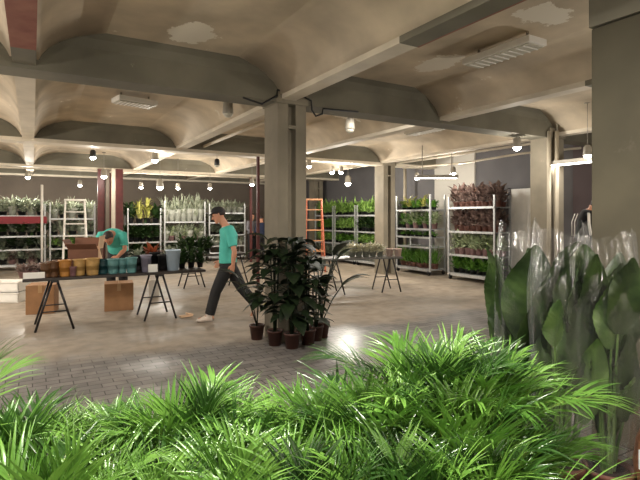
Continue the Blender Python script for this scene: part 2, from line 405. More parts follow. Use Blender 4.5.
# pipes and wires on the ceiling
def pipe(pts, r, name, label, m=M_flange):
    o = MB().tube(pts, r, 8).build(name, m, None, True); return tag(o, label, 'pipe' if 'pipe' in name else 'cable')
pipe([(3.35, 6.02, 3.2), (3.35, 10.9, 3.2)], .035, 'conduit_pipe', 'white conduit pipe running back beside the joist left of the main column')
pipe([(-6, 16.35, 3.0), (8.0, 16.35, 3.0)], .03, 'conduit_pipe', 'long white conduit pipe along the face of the third beam')
pipe([(8.9, 6.1, 3.12), (8.9, 10.9, 3.12)], .03, 'conduit_pipe', 'pale conduit pipe above the trolley of purple plants')
pipe([(9.6, 5.9, 3.0), (9.5, 7.2, 3.03), (9.1, 8.6, 2.92), (8.9, 10.6, 2.97)], .025, 'conduit_pipe', 'bent pale pipe hanging under the ceiling near the white door')
c1 = (2.89, 5.84)
pipe([(2.2, 5.6, 3.05), (2.45, 5.6, 3.0), (2.66, 5.6, 3.13), (2.66, 5.6, 3.2), (2.9, 5.58, 3.2), (3.14, 5.58, 3.12), (3.15, 5.58, 3.0), (3.22, 5.6, 2.93), (3.32, 5.6, 2.97), (3.33, 5.6, 3.04), (3.9, 5.6, 3.06)], .013, 'power_cable', 'black cable looped over the top of the main column', M_black)

# ------------------------------------------------------------------ plants for shelves
def leafmat(name, rgb, rgb2, tr=.25, rough=.45, scale=14): return mat(name, rgb, rough, rgb2=rgb2, scale=scale, translucent=tr)
L_dark = leafmat('deep_green_leaf', (30, 52, 26), (58, 84, 40))
L_green = leafmat('mid_green_leaf', (70, 120, 44), (118, 164, 66))
L_bright = leafmat('bright_green_leaf', (112, 156, 70), (176, 208, 118))
L_purple = leafmat('purple_brown_leaf', (82, 62, 58), (152, 130, 120), scale=22)
L_pale = leafmat('pale_variegated_leaf', (128, 146, 104), (198, 206, 172), scale=30)
L_grey = leafmat('grey_green_leaf', (96, 108, 90), (162, 170, 148), scale=25)
L_yellow = leafmat('yellow_green_leaf', (150, 160, 70), (214, 206, 120))
L_silver = leafmat('silvery_white_leaf', (120, 134, 104), (206, 210, 190), scale=30)
L_cream = leafmat('cream_leaf', (176, 174, 140), (226, 222, 200), scale=30)
M_sleeve = mat('white_paper_sleeve', (176, 178, 166), .5, var=.1, scale=30, translucent=.3)
M_terra = mat('terracotta_plastic', (104, 66, 54), .55, var=.15)
M_soil = mat('dark_potting_soil', (40, 30, 24), .95, var=.4, scale=60, bump=.5)
M_mauve = mat('mauve_plastic', (146, 112, 110), .5, var=.1)

def bush(n, rad, h, ll, lw, base=.1, droop=.9, shape='oval', seed=0, lean=(.15, 1.0)):
    R = random.Random(seed); b = MB()
    for i in range(n):
        a = R.uniform(0, 2*PI); t = R.random()
        z = base + (h-base)*(.15+.85*t)*R.uniform(.75, 1.0)
        rr = rad*R.uniform(.1, .65)
        el = R.uniform(*lean)
        d = Vector((math.cos(a)*el, math.sin(a)*el, 1-el*.6))
        L_ = ll*R.uniform(.7, 1.15)
        b.leaf((rr*math.cos(a), rr*math.sin(a), max(base, z-L_*.45)), d, L_, lw*R.uniform(.8, 1.2), droop*R.uniform(.6, 1.4), segs=4, shape=shape)
    for i in range(4):
        a = R.uniform(0, 2*PI); b.tube([(0, 0, base*.9), (rad*.3*math.cos(a), rad*.3*math.sin(a), h*.7)], .004, 4, False)
    return b
def potmb(r, h, n=12, t=.006):
    return MB().lathe([(r*.74, 0), (r*.96, h*.88), (r*1.04, h*.88), (r*1.04, h), (r*.95, h), (r*.92, h*.86)], (0, 0, 0), n).lathe([(0.001, h*.86), (r*.93, h*.86)], (0, 0, 0), n, False)

PROTO = {}
def proto(kind, v):
    key = (kind, v)
    if key in PROTO: return PROTO[key]
    sd = hash(kind) % 1 + v*17 + len(kind)*101
    spec = {  # leaf count, radius, height, leaf length, leaf width, pot radius, pot height, leaf material, pot material
        'purple':  (64, .13, .44, .15, .075, .07, .11, L_purple, M_terra, 'oval', .8),
        'pale':    (56, .13, .40, .16, .06, .07, .12, L_pale, M_mauve, 'oval', .9),
        'leafy':   (58, .12, .34, .15, .06, .07, .09, L_green, M_black, 'oval', 1.0),
        'grass':   (60, .11, .38, .30, .016, .07, .10, L_green, M_terra, 'blade', .5),
        'fern':    (64, .14, .46, .24, .035, .07, .10, L_bright, M_black, 'blade', 1.3),
        'dark':    (58, .15, .46, .22, .08, .08, .12, L_dark, M_black, 'oval', .9),
        'grey':    (60, .16, .44, .19, .06, .08, .11, L_grey, M_black, 'oval', .9),
        'silver':  (56, .16, .48, .22, .04, .08, .12, L_silver, M_sleeve, 'blade', .9),
        'cream':   (60, .15, .40, .14, .06, .08, .16, L_cream, M_sleeve, 'oval', 1.1),
        'croton':  (34, .13, .56, .24, .05, .08, .12, L_yellow, M_black, 'blade', .8),
        'small':   (26, .10, .22, .12, .05, .06, .07, L_green, M_black, 'oval', 1.0),
        'tray':    (30, .12, .20, .10, .045, .07, .08, L_purple, M_mauve, 'oval', 1.0),
    }[kind]
    n, rad, h, ll, lw, pr, ph, lm, pm, sh, dr = spec
    pot = potmb(pr, ph)
    b = bush(n, rad, h, ll, lw, ph*.8, dr, sh, sd, lean=(.1, .75) if kind in ('grass', 'silver') else (.15, 1.0))
    if kind == 'silver':   # a pale paper cone round each plant
        pot = MB().lathe([(pr*.7, 0), (pr*.95, ph), (rad*.72, h*.5), (rad*.73, h*.5), (pr*.95, ph*1.02)], (0, 0, 0), 12)
    PROTO[key] = (pot.mesh('pot', [pm], True), b.mesh('foliage', [lm], True), h)
    return PROTO[key]
def shelf_plant(kind, loc, label, group, s=1.0, sz=None, name='potted_plant', parts=True):
    pm, fm, h = proto(kind, random.randrange(4))
    e = empty(name, loc, random.uniform(0, 2*PI), label, 'plant', group); e.scale = (s, s, sz or s)
    for nm, me in (('pot', pm), ('foliage', fm)):
        o = bpy.data.objects.new(nm, me); COL.objects.link(o); o.parent = e
    return e

# ------------------------------------------------------------------ trolleys
def trolley(origin, rz, L, D, shelves, H, label, bare=False):
    """origin: front left foot on the floor; length runs along local x, depth along local y"""
    e = empty('plant_trolley', origin, rz, label, 'plant trolley', 'plant trolleys')
    MB().box((L/2, D/2, .15), (L, D, .035)).box((L/2, .01, .13), (L, .03, .06)).box((L/2, D-.01, .13), (L, .03, .06)).build('base', M_galv, e)
    for x in (.02, L-.02):
        for y in (.02, D-.02):
            MB().box((x, y, .1+(H-.1)/2), (.042, .042, H-.1)).build('post', M_galv, e)
            c = MB(); c.tube([(x*.92+L*.04-.015, y, .055), (x*.92+L*.04+.015, y, .055)], .055, 14); c.box((x*.92+L*.04, y, .115), (.05, .05, .05)); c.build('caster', M_black, e)
    for z in shelves:
        s = MB(); s.box((L/2, D/2, z-.012), (L-.05, D-.03, .018)); s.box((L/2, .0, z-.012), (L-.03, .018, .05)); s.box((L/2, D, z-.012), (L-.03, .018, .05))
        s.build('shelf', M_galv, e)
    return e
def fill(origin, rz, L, D, z, kind, n, desc, where, group, s=1.0, sz=None, skip=(), m=0.0, y=None):
    R = Matrix.Rotation(rz, 3, 'Z')
    for i in range(n):
        if i in skip: continue
        k = kind if isinstance(kind, str) else kind[i % len(kind)]
        x = m + (L-2*m)*(i+.5)/n
        loc = Vector(origin) + R @ Vector((x, (y if y is not None else D*.42)+random.uniform(-.03, .03), z))
        q = s*1.32*random.uniform(.92, 1.08)
        lab = f'{desc}, {ORD[i]} from the left {where}'
        shelf_plant(k, loc, lab, group, q, (sz or s)*1.2*random.uniform(.9, 1.08))

RZ = -PI/2         # racks on the right: front faces -X, local x runs towards -Y, so the left end is the far one
FX = 9.3
def rrack(y_far, L): return Vector((FX, y_far, 0))
DEP = .58
def rtro(y_far, L, shelves, H, label): 
    # local +y must point to +X (away from viewer): rotation -90 deg maps local x to -Y and local y to +X
    return trolley((FX, y_far, 0), RZ, L, DEP, shelves, H, label)
# trolley of purple plants
o = (FX, 9.3, 0)
rtro(9.3, 1.5, (.645, 1.235, 1.84), 2.12, 'galvanised trolley of purple-leaved plants standing beside the white door')
fill(o, RZ, 1.5, DEP, 1.84, 'purple', 8, 'purple-leaved plant', 'on the top shelf beside the white door', 'purple plants on the top shelf', 1.0, 1.1)
fill(o, RZ, 1.5, DEP, 1.235, 'purple', 8, 'purple-leaved plant', 'on the second shelf beside the white door', 'purple plants on the second shelf', 1.05, 1.2)
fill(o, RZ, 1.5, DEP, .645, 'pale', 8, 'pale variegated plant', 'on the third shelf below purple plants', 'pale variegated plants', 1.05, 1.2)
fill(o, RZ, 1.5, DEP, .17, 'leafy', 8, 'leafy green plant', 'on the base below purple plants', 'green plants on the trolley base', 1.05, 1.1)
for k, (z, kd, ds, sh) in enumerate(((1.84, 'purple', 'purple-leaved plant', 'top'), (1.235, 'purple', 'purple-leaved plant', 'second'), (.645, 'pale', 'pale variegated plant', 'third'))):
    shelf_plant(kd, (FX+.46, 7.93, z), f'{ds} at the door end in the back row of the {sh} shelf', 'plants in the back row', 1.0, 1.1)
# half empty trolley with the grass
o = (FX, 11.4, 0); LA = 1.45
rtro(11.4, LA, (.77, 1.04, 1.27, 1.8), 2.22, 'galvanised trolley with a bare middle shelf and grassy plants on its base')
fill(o, RZ, LA, DEP, 1.8, ('leafy', 'croton', 'leafy'), 7, 'small leafy plant', 'on the top shelf above the grassy trolley', 'plants on the top shelf of the grassy trolley', .8, .75)
fill(o, RZ, LA, DEP, 1.27, ('leafy', 'pale'), 8, 'variegated leafy plant', 'on the second shelf of the grassy trolley', 'plants on the second shelf of the grassy trolley', 1.0, 1.1)
fill(o, RZ, LA, DEP, 1.04, 'small', 8, 'low seedling pot', 'on the narrow third shelf of the grassy trolley', 'seedlings on the narrow shelf', .9, .7)
fill(o, RZ, LA, DEP, .17, 'grass', 9, 'grassy green plant', 'on the base of the half-bare trolley', 'grassy plants', 1.1, 1.15)
# bright green racks by the dark wall
for (yf, L, nm, kinds) in ((13.45, 1.25, 'right-hand trolley behind the third column', ('fern', 'dark', 'fern')),
                           (14.85, 1.3, 'middle trolley under the bright wall spotlight', ('fern', 'fern', 'leafy')),
                           (16.25, 1.3, 'trolley just right of the orange stepladder', ('fern', 'leafy', 'fern'))):
    o = (FX, yf, 0)
    rtro(yf, L, (.68, 1.12, 1.66), 2.0, 'galvanised ' + nm + ', filled with bright green plants')
    short = nm[nm.index('behind') if 'behind' in nm else nm.index('under') if 'under' in nm else nm.index('just'):].replace('just right of', 'beside')
    for z, kd, sh, sz in ((1.66, kinds[0], 'top', 1.05), (1.12, kinds[1], 'second', 1.0), (.68, kinds[2], 'third', .8), (.17, 'silver' if yf < 15 else 'grey', 'lowest', .8)):
        ds = {'fern': 'bright ferny plant', 'dark': 'dark leafy plant', 'leafy': 'green leafy plant', 'silver': 'pale sleeved plant', 'grey': 'greyish plant'}[kd]
        fill(o, RZ, L, DEP, z, kd, 6, ds, f'on the {sh} shelf {short}', f'{sh} shelf plants {short}', 1.15, sz)

# racks along the back, facing the camera
FY = 17.3
def btro(x, L, shelves, H, label): return trolley((x, FY, 0), 0, L, DEP, shelves, H, label)
def brow(x, L, z, kd, n, ds, where, sz=1.0, s=1.15):
    fill((x, FY, 0), 0, L, DEP, z, kd, n, ds, where, ds+'s '+where, s, sz)
btro(-1.15, 1.5, (.62, 1.02, 1.63), 2.0, 'trolley at far left with a red band across its front')
brow(-1.15, 1.5, 1.63, ('silver', 'grey'), 6, 'pale sleeved plant', 'on top shelf above the red band', 1.1)
brow(-1.15, 1.5, 1.02, ('grey', 'dark'), 6, 'dark shrubby plant', 'on the shelf under the red band', 1.0)
brow(-1.15, 1.5, .62, ('dark', 'grey'), 6, 'dark leafy plant', 'on the third shelf under the red band', .9)
brow(-1.15, 1.5, .17, ('tray', 'grey'), 6, 'mauve potted plant', 'on the base below the red band', 1.3)
b = MB(); b.box((-.4, FY-.05, 1.5), (1.56, .012, .2)).box((-.4, FY-.045, 1.61), (1.5, .03, .02)); tag(b.build('banner', mat('crimson_cloth', (132, 34, 44), .6, var=.2, scale=3)), 'dark red band stretched across the front of the far left trolley', 'banner')
btro(.45, 1.3, (.62, 1.02, 1.55), 2.05, 'trolley standing behind the white stepladder')
brow(.45, 1.3, 1.55, ('silver', 'grey'), 5, 'pale sleeved plant', 'on top shelf behind the white stepladder', 1.1)
brow(.45, 1.3, 1.02, ('grey', 'silver'), 5, 'greyish plant', 'on second shelf behind the white stepladder', 1.0)
brow(.45, 1.3, .62, ('fern', 'grey'), 5, 'green mixed plant', 'on third shelf behind the white stepladder', .8)
brow(.45, 1.3, .17, ('grey', 'dark'), 5, 'dark greyish plant', 'on the base behind the white stepladder', .9)
btro(2.72, 1.1, (.75, 1.37), 1.9, 'dark trolley right of the red columns with a yellowish plant on top')
brow(2.72, 1.1, 1.37, ('dark', 'croton', 'croton', 'dark'), 4, 'tall loose-leaved plant', 'on top shelf right of red columns', 1.4)
brow(2.72, 1.1, .75, 'dark', 5, 'dark upright plant', 'on middle shelf right of red columns', 1.15)
brow(2.72, 1.1, .17, 'dark', 5, 'dark upright plant', 'on the base right of red columns', 1.1)
btro(3.92, 1.45, (.75, 1.43), 2.15, 'silver trolley of white-sleeved plants under the brightest lamp')
brow(3.92, 1.45, 1.43, 'silver', 7, 'tall white-sleeved plant', 'on top shelf under the brightest lamp', 1.55)
brow(3.92, 1.45, .77, ('silver', 'pale'), 7, 'white-sleeved plant', 'on middle shelf under the brightest lamp', 1.15)
brow(3.92, 1.45, .17, ('grey', 'dark'), 6, 'greyish plant', 'on the base under the brightest lamp', 1.1)
btro(5.5, 1.4, (.55, .95, 1.4, 1.75), 2.1, 'trolley half hidden behind the walking man')
brow(5.5, 1.4, 1.75, 'silver', 6, 'pale sleeved plant', 'on top shelf behind the walking man', .8)
brow(5.5, 1.4, 1.4, 'grey', 6, 'greyish plant', 'on second shelf behind the walking man', .65)
brow(5.5, 1.4, .95, 'grey', 6, 'greyish plant', 'on third shelf behind the walking man', .85)
brow(5.5, 1.4, .55, 'silver', 6, 'small pale plant', 'on fourth shelf behind the walking man', .7)

# stepladders
def stepladder(p, rz, w, H, nst, m, m2, label, cat='stepladder'):
    e = empty('stepladder', p, rz, label, cat)
    for sx in (-1, 1):
        MB().tube([(sx*w/2, -.45, .0), (sx*w*.38, 0, H)], .03, 6).build('rail', m, e)
        MB().tube([(sx*w/2, .45, .0), (sx*w*.38, .06, H-.05)], .022, 6).build('rear_leg', m, e)
    for i in range(nst):
        t = (i+1)/(nst+1); ww = w/2*(1-t)+w*.38*t
        MB().box((0, -.45*(1-t), H*t), (2*ww, .09, .03)).build('tread', m2, e)
        if i % 2 == 1: MB().box((0, .45*(1-t)+.06*t, H*t), (2*ww, .03, .03)).build('brace', m2, e)
    MB().box((0, .03, H), (w*.85, .2, .05)).build('top_step', m2, e, bevel=.006)
    return e
M_orange = mat('orange_fibreglass', (176, 96, 68), .45, var=.1)
stepladder(at(314, 14.6), -YAW+.1, .58, 2.12, 6, M_orange, mat('pale_orange_tread', (206, 150, 110), .5, var=.2), 'tall orange stepladder standing between the main column and the green racks')
stepladder(at(75, 14.4), -YAW+.5, .66, 2.1, 5, M_white, M_white, 'white stepladder standing in front of the far left trolleys')
p = at(42, 14.4); tag(MB().tube([(p.x, p.y, 0), (p.x, p.y, 2.55)], .035, 10).build('upright_pole', M_white, None, True), 'white upright pole in front of the far left trolley', 'pole')
# ------------------------------------------------------------------ trestle tables
def trestle_table(x0, x1, y0, y1, H, top_m, leg_m, legs, label, frame=None, spread=.24):
    e = empty('trestle_table', ((x0+x1)/2, (y0+y1)/2, 0), 0, label, 'table')
    cx, cy = (x0+x1)/2, (y0+y1)/2
    MB().box((0, 0, H-.02), (x1-x0, y1-y0, .04)).build('tabletop', top_m, e, bevel=.005)
    for lx in legs:
        for sy in (y0+.06-cy, y1-.06-cy):
            for sx in (-1, 1):
                MB().tube([(lx-cx+sx*spread, sy, 0), (lx-cx+sx*.03, sy, H-.04)], .016, 8).build('leg', leg_m, e, True)
            MB().tube([(lx-cx-spread*.62, sy, .27), (lx-cx+spread*.62, sy, .27)], .01, 6).build('crossbar', leg_m, e, True)
        MB().box((lx-cx, 0, H-.055), (.09, y1-y0-.04, .03)).build('trestle_beam', leg_m, e)
    return e
TH = .75
TY0, TY1 = 7.78, 8.5
trestle_table(-.12, 2.42, TY0, TY1, TH, M_dark, M_steel, (.27, 1.72), 'dark trestle table holding rows of tan and teal pots')
trestle_table(2.9, 4.45, 10.9, 11.5, TH, M_dark, M_steel, (3.15, 4.2), 'dark trestle table of black plants behind the walking man')
a, b_ = at(326, 9.95), at(403, 10.45)
# the table on the right follows the line of its two ends
ang = math.atan2((b_-a).y, (b_-a).x); Lr = (b_-a).length
e = empty('trestle_table', (a+b_)/2 + Vector((-math.sin(ang), math.cos(ang), 0))*.3, ang, 'dark trestle table with pale potted plants, right of the main column', 'table')
MB().box((0, 0, TH-.02), (Lr, .6, .04)).build('tabletop', mat('grey_laminate', (92, 90, 86), .4, var=.15), e, bevel=.005)
for lx in (-Lr/2+.2, Lr/2-.25):
    for sy in (-.26, .26):
        for sx in (-1, 1): MB().tube([(lx+sx*.22, sy, 0), (lx+sx*.03, sy, TH-.04)], .016, 8).build('leg', M_steel, e, True)
        MB().tube([(lx-.14, sy, .27), (lx+.14, sy, .27)], .01, 6).build('crossbar', M_steel, e, True)
RT = e
# pale plants standing on it
for i, px in enumerate((352, 359, 366, 373, 380)):
    p = at(px, 10.35+.1*i/4+.12, TH); shelf_plant('cream', p, f'cream plant, {ORD[i]} from the left on the grey table', 'cream plants on the grey table', .95, .75)
M_pinkpot = mat('pinkish_white_plastic', (222, 196, 186), .5, var=.1)
for i, px in enumerate((389.5, 398)):
    p = at(px, 10.62, TH); o = potmb(.085, .17).build('flower_pot', M_pinkpot, None, True); o.location = p
    tag(o, ('pinkish white pot, inner one of a pair at the end of grey table', 'pinkish white pot at the very end of the grey table')[i], 'pot', 'pinkish white pots')

# ------------------------------------------------------------------ things on the long table
def tx(px, y): 
    r = at(px, 1.0); return r.x/r.y*y
M_tan = mat('tan_ribbed_ceramic', (176, 140, 84), .55, var=.25, scale=12)
M_brownpot = mat('brown_glazed_ceramic', (98, 68, 44), .4, var=.3)
M_orpot = mat('ochre_ceramic', (172, 118, 54), .5, var=.2)
M_teal = mat('teal_glazed_ceramic', (92, 138, 138), .4, var=.25, scale=10)
M_dkteal = mat('dark_teal_glaze', (28, 62, 66), .35, var=.3)
M_lav = mat('lavender_grey_zinc', (136, 132, 148), .45, var=.15)
M_blue = mat('pale_blue_enamel', (186, 204, 220), .4, var=.08)
M_mauvepot = mat('mauve_glaze', (140, 104, 106), .45, var=.2)
def ribpot(r, h, ribs=7):
    pr = [(r*.74, 0)]
    for i in range(ribs):
        t0, t1 = i/ribs, (i+.5)/ribs
        rr = r*(.76+.2*t0); pr += [(rr, h*t0*.92), (rr*1.035, h*t1*.92)]
    pr += [(r*.97, h*.92), (r*1.06, h*.94), (r*1.06, h), (r*.94, h), (r*.86, h*.3), (.001, h*.28)]
    return MB().lathe(pr, (0, 0, 0), 20)
def tpot(px, y, r, h, m, label, rib=True, z=TH, group='pots on the long table', name='flower_pot'):
    o = ribpot(r, h, 7 if rib else 1).build(name, m, None, True); o.location = (tx(px, y), y, z); return tag(o, label, 'pot', group)
F = TY0+.14
tpot(46, F, .075, .2, M_brownpot, 'brown pot at the left end of the row of tan pots')
tpot(53.5, F+.02, .075, .22, M_brownpot, 'dark brown pot between the end pot and the ochre pot')
tpot(65, F, .085, .235, M_orpot, 'ochre pot in the row, left of the small mauve pot')
tpot(73, F-.03, .05, .14, M_mauvepot, 'small mauve pot in front of the tan pots', False)
tpot(79.5, F+.03, .09, .235, M_tan, 'ribbed tan pot just right of the small mauve pot')
tpot(92.5, F, .1, .245, M_tan, 'large ribbed tan pot next to the teal pots')
tpot(59, F+.25, .085, .22, M_brownpot, 'dark brown pot in the second row behind the ochre pot')
tpot(85.5, F+.27, .085, .22, M_brownpot, 'dark brown pot in the second row behind the tan pots')
tpot(103, F+.05, .085, .22, M_dkteal, 'dark teal pot, first of the teal pots')
tpot(113, F, .085, .225, M_teal, 'teal pot under the bending man\'s face')
tpot(122, F+.03, .075, .22, M_teal, 'narrow teal pot by the bending man\'s hand')
tpot(131.5, F, .085, .235, M_teal, 'teal pot at the right end of the teal row')
tpot(138, F+.3, .09, .24, M_black, 'black pot behind the last teal pot')
tpot(146, F+.05, .085, .26, M_lav, 'lavender grey pot standing left of the white card', False)
tpot(155, F+.32, .09, .28, M_black, 'black pot behind the white card', False)
tpot(163, F+.12, .085, .25, M_black, 'black pot between the white card and pale blue bucket', False)
# bucket with a handle
bk = empty('bucket', (tx(173, F+.05), F+.05, TH), 0, 'pale blue bucket standing near the right end of the long table', 'bucket')
MB().lathe([(.09, 0), (.115, .31), (.122, .31), (.122, .325), (.11, .325), (.086, .02), (.001, .02)], (0, 0, 0), 20).build('body', M_blue, bk, True)
MB().tube([(.12*math.cos(t), -.02-.05*math.sin(t), .3-.06*math.sin(t)) for t in [PI*i/10 for i in range(11)]], .004, 6).build('handle', M_galv, bk, True)
# plants on the long table
def tplant(kind, px, y, label, s=1.0, sz=None, z=TH): return shelf_plant(kind, (tx(px, y), y, z), label, 'plants on the long table', s, sz)
tplant('tray', 24, F+.1, 'mauve plant at the left end of the long table behind the white card', 1.1)
tplant('tray', 33, F+.16, 'mauve-leaved plant second from the left end of the long table', 1.1)
tplant('tray', 39, F+.38, 'mauve-leaved plant in the back row beside the brown pot', 1.1)
tplant('grey', 138, F+.52, 'pale grey plant just right of the bending man', .8, .85)
tplant('grey', 170, F+.5, 'grey-leaved plant behind the pale blue bucket', .85, .95)
tplant('dark', 182, F+.3, 'dark plant just right of the pale blue bucket', .75, .8)
tplant('dark', 191, F+.3, 'dark plant second to the right of the pale blue bucket', .75, .85)
tplant('dark', 200, F+.28, 'dark plant at the right end of the long table', .7, .75)
L_rust = leafmat('rust_red_leaf', (130, 60, 36), (176, 96, 60))
e = empty('flowering_plant', (tx(152, F+.5), F+.5, TH), 0, 'rust red bushy plant rising behind the lavender pot', 'plant')
potmb(.09, .17).build('pot', M_black, e, True); bush(46, .16, .42, .15, .06, .15, .9, 'oval', 5).build('foliage', L_rust, e, True)
# black plants on the rear table
for i, px in enumerate((183, 191, 199, 207)):
    p = Vector((tx(px, 11.2), 11.2, TH)); shelf_plant('dark', p, f'black-green plant, {ORD[i]} from the left on the rear trestle table', 'plants on the rear trestle table', .95, 1.0)
# cards
M_card = mat('white_card', (232, 230, 224), .6, var=.03)
o = MB().box((0, 0, .045), (.26, .008, .085)).build('price_card', M_card); o.location = (tx(34, TY0+.03), TY0+.03, TH); o.rotation_euler = (-.05, 0, 0); tag(o, 'white card leaning at the left front edge of the long table', 'card')
o = MB().box((0, 0, .06), (.14, .008, .12)).build('price_card', M_card); o.location = (tx(153, TY0+.05), TY0+.05, TH); o.rotation_euler = (-.12, 0, 0); tag(o, 'white card standing in front of the black pots on the long table', 'card')

# cardboard boxes
M_card_b = mat('brown_corrugated_cardboard', (150, 110, 74), .75, var=.15, scale=6)
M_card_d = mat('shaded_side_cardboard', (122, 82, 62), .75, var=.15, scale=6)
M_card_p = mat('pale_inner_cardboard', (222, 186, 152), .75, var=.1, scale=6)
M_tape = mat('packing_tape', (176, 140, 98), .3, var=.1)
def box_closed(c, d, rz, label):
    e = empty('cardboard_box', c, rz, label, 'box'); w, dd, h = d
    MB().box((0, 0, h/2), d).build('body', M_card_b, e, bevel=.006)
    MB().box((0, 0, h+.002), (.06, dd, .004)).box((0, -dd/2-.002, h-.06), (.06, .004, .12)).build('tape', M_tape, e)
    f = MB(); f.box((-w*.252, 0, h+.003), (w*.49, dd*.99, .005)); f.box((w*.252, 0, h+.003), (w*.49, dd*.99, .005)); f.build('flap', M_card_b, e)
    return e
p = gnd(43, 315); box_closed((p.x, p.y+.3, 0), (.42, .42, .47), -.2, 'brown cardboard box on the floor under the left end of the long table')
p = gnd(121, 311); box_closed((p.x, p.y+.25, 0), (.46, .44, .46), -.12, 'brown cardboard box on the floor under the middle of the long table')
bx = empty('cardboard_box', (tx(86, F+.46), F+.46, TH), -.35, 'open cardboard box with raised flaps on the long table beside bending man', 'box')
w, dd, h, t = .42, .32, .36, .006
MB().box((0, 0, t/2), (w, dd, t)).box((-w/2, 0, h/2), (t, dd, h)).box((w/2, 0, h/2), (t, dd, h)).box((0, -dd/2, h/2), (w, t, h)).box((0, dd/2, h/2), (w, t, h)).build('body', M_card_d, bx)
def flap(c, rx, ry, sz, m):
    o = MB().box((0, 0, sz[2]/2), sz).build('flap', m, bx); o.location = c; o.rotation_euler = (rx, ry, 0); return o
flap((-w/2, 0, h), 0, -.5, (t, dd, .17), M_card_d); flap((w/2, 0, h), 0, .15, (t, dd, .2), M_card_p)
flap((0, -dd/2, h), .9, 0, (w, t, .14), M_card_d); flap((0, dd/2, h), -.2, 0, (w, t, .17), M_card_d)
o = MB().box((0, 0, .2), (.2, .012, .4)).build('cardboard_sheet', M_card_p); o.location = (tx(99, F+.22), F+.22, TH); o.rotation_euler = (0, .3, -.5); 
o.rotation_euler = (-.1, -.28, -.4); tag(o, 'pale cardboard sheet leaning beside the open box, in front of the bending man', 'cardboard')
# white crates on the floor behind the left end
p = gnd(8, 303); 
e = empty('storage_crate', (p.x, p.y+.3, 0), -YAW, 'white stacked storage crate on the floor at the far left edge', 'crate')
for k in range(2):
    c = MB(); z = .2*k
    c.box((0, 0, z+.012), (.62, .42, .02)).box((-.3, 0, z+.1), (.02, .42, .17)).box((.3, 0, z+.1), (.02, .42, .17)).box((0, -.2, z+.1), (.62, .02, .17)).box((0, .2, z+.1), (.62, .02, .17)).box((0, -.212, z+.175), (.64, .02, .02)).build('crate_body', M_white, e)
p = gnd(154, 297); o = MB().box((0, 0, .17), (.2, .02, .34)).box((0, .04, .01), (.2, .1, .02)).build('plastic_panel', M_white); o.location = (p.x, p.y, 0); o.rotation_euler = (0, 0, -.3); tag(o, 'white upright panel on the floor behind the right trestle legs', 'panel')
p = gnd(186, 317); o = MB().box((0, 0, .02), (.2, .09, .025)).box((.06, 0, .045), (.1, .08, .02), M=Matrix.Rotation(.25, 3, 'Y')).build('wood_scrap', M_card_p); o.location = (p.x, p.y, 0); o.rotation_euler = (0, 0, .2); tag(o, 'pale scrap lying on the floor in front of the walking man\'s shoe', 'scrap')

# ------------------------------------------------------------------ plants round the main column
L_col = leafmat('dark_glossy_leaf', (13, 24, 11), (30, 46, 20), .08, .5)
L_ylw = leafmat('yellowing_leaf', (150, 160, 50), (196, 190, 80))
def floor_pot(r, h, m): return potmb(r, h, 20)
M_brpot = mat('brown_nursery_pot', (72, 44, 36), .5, var=.2)
def column_plant(px, py, h, rad, n, ll, lw, label, seed, kind='bush', pr=.1, ph=.19, pm=None, y_leaf=False):
    R = random.Random(seed); p = gnd(px, py); e = empty('potted_plant', p, 0, label, 'plant', 'potted plants around the main column')
    floor_pot(pr, ph, M_brpot).build('pot', pm or M_brpot, e, True)
    MB().lathe([(.001, ph*.9), (pr*.93, ph*.9)], (0, 0, 0), 16, False).build('soil', M_soil, e)
    b = MB(); st = MB()
    if kind == 'bush':
        stems = [(R.uniform(-1, .6)*rad*.35, R.uniform(-1, .3)*rad*.35) for _ in range(5)]
        for sx, sy in stems: st.tube([(sx*.2, sy*.2, ph*.85), (sx*.6, sy*.6, h*.5), (sx, sy, h*.92)], .009, 6)
        for i in range(n):
            sx, sy = R.choice(stems); t = R.uniform(.12, 1)**.75; a = R.uniform(0, 2*PI); z = ph+(h-ph)*t
            k = rad*(.45+.55*math.sin(PI*min(1, t*.9)))
            q = Vector((sx*t, sy*t, z-.1)); d = Vector((math.cos(a), math.sin(a), R.uniform(-.1, .7)))
            pe = q + d.normalized()*k*R.uniform(.25, .6)
            if any(abs(p.x+u.x-2.89) < .3 and abs(p.y+u.y-5.84) < .3 for u in (q, pe, pe+d.normalized()*ll*.5, pe+d.normalized()*ll, pe+d.normalized()*ll*1.2)): continue
            st.tube([q, pe], .0035, 4, False)
            b.leaf(pe, d, ll*R.uniform(.7, 1.2), lw*R.uniform(.7, 1.2), 1.1, segs=5, shape='oval')
    else:
        for i in range(n):
            a = 2*PI*i/n+R.uniform(-.4, .4); el = R.uniform(.12, .5); L1 = (h-ll*.6)*R.uniform(.5, 1)
            d = Vector((math.cos(a)*el, math.sin(a)*el, 1)).normalized()
            p1 = Vector((0, 0, ph*.85)); p2 = p1 + d*L1*.6; p3_ = p2 + (d+Vector((math.cos(a), math.sin(a), 0))*.25).normalized()*L1*.4
            ee = p3_+Vector((math.cos(a), math.sin(a), 0))*ll*.6
            if any(abs(p.x+u.x-2.89) < .28 and abs(p.y+u.y-5.84) < .28 for u in (p2, p3_, (p3_+ee)/2, ee)): continue
            st.tube([p1, p2, p3_], .007, 6)
            b.leaf(p3_, (d+Vector((math.cos(a), math.sin(a), -.1))*.7), ll*R.uniform(.8, 1.15), lw, 1.0, segs=6, shape='oval')
    st.build('stem', L_col, e, True); b.build('foliage', L_col, e, True)
    if y_leaf:
        MB().leaf((0.05, -.05, ph+.25), RGT*.6+Vector((0, 0, .3)), .24, .09, 1.2).build('yellow_leaf', L_ylw, e, True)['label'] = 'yellowing leaf'
    return e
column_plant(257, 339, .95, .25, 9, .34, .11, 'thin leaning plant with a yellowing leaf, left of the main column', 3, 'cane', y_leaf=True)
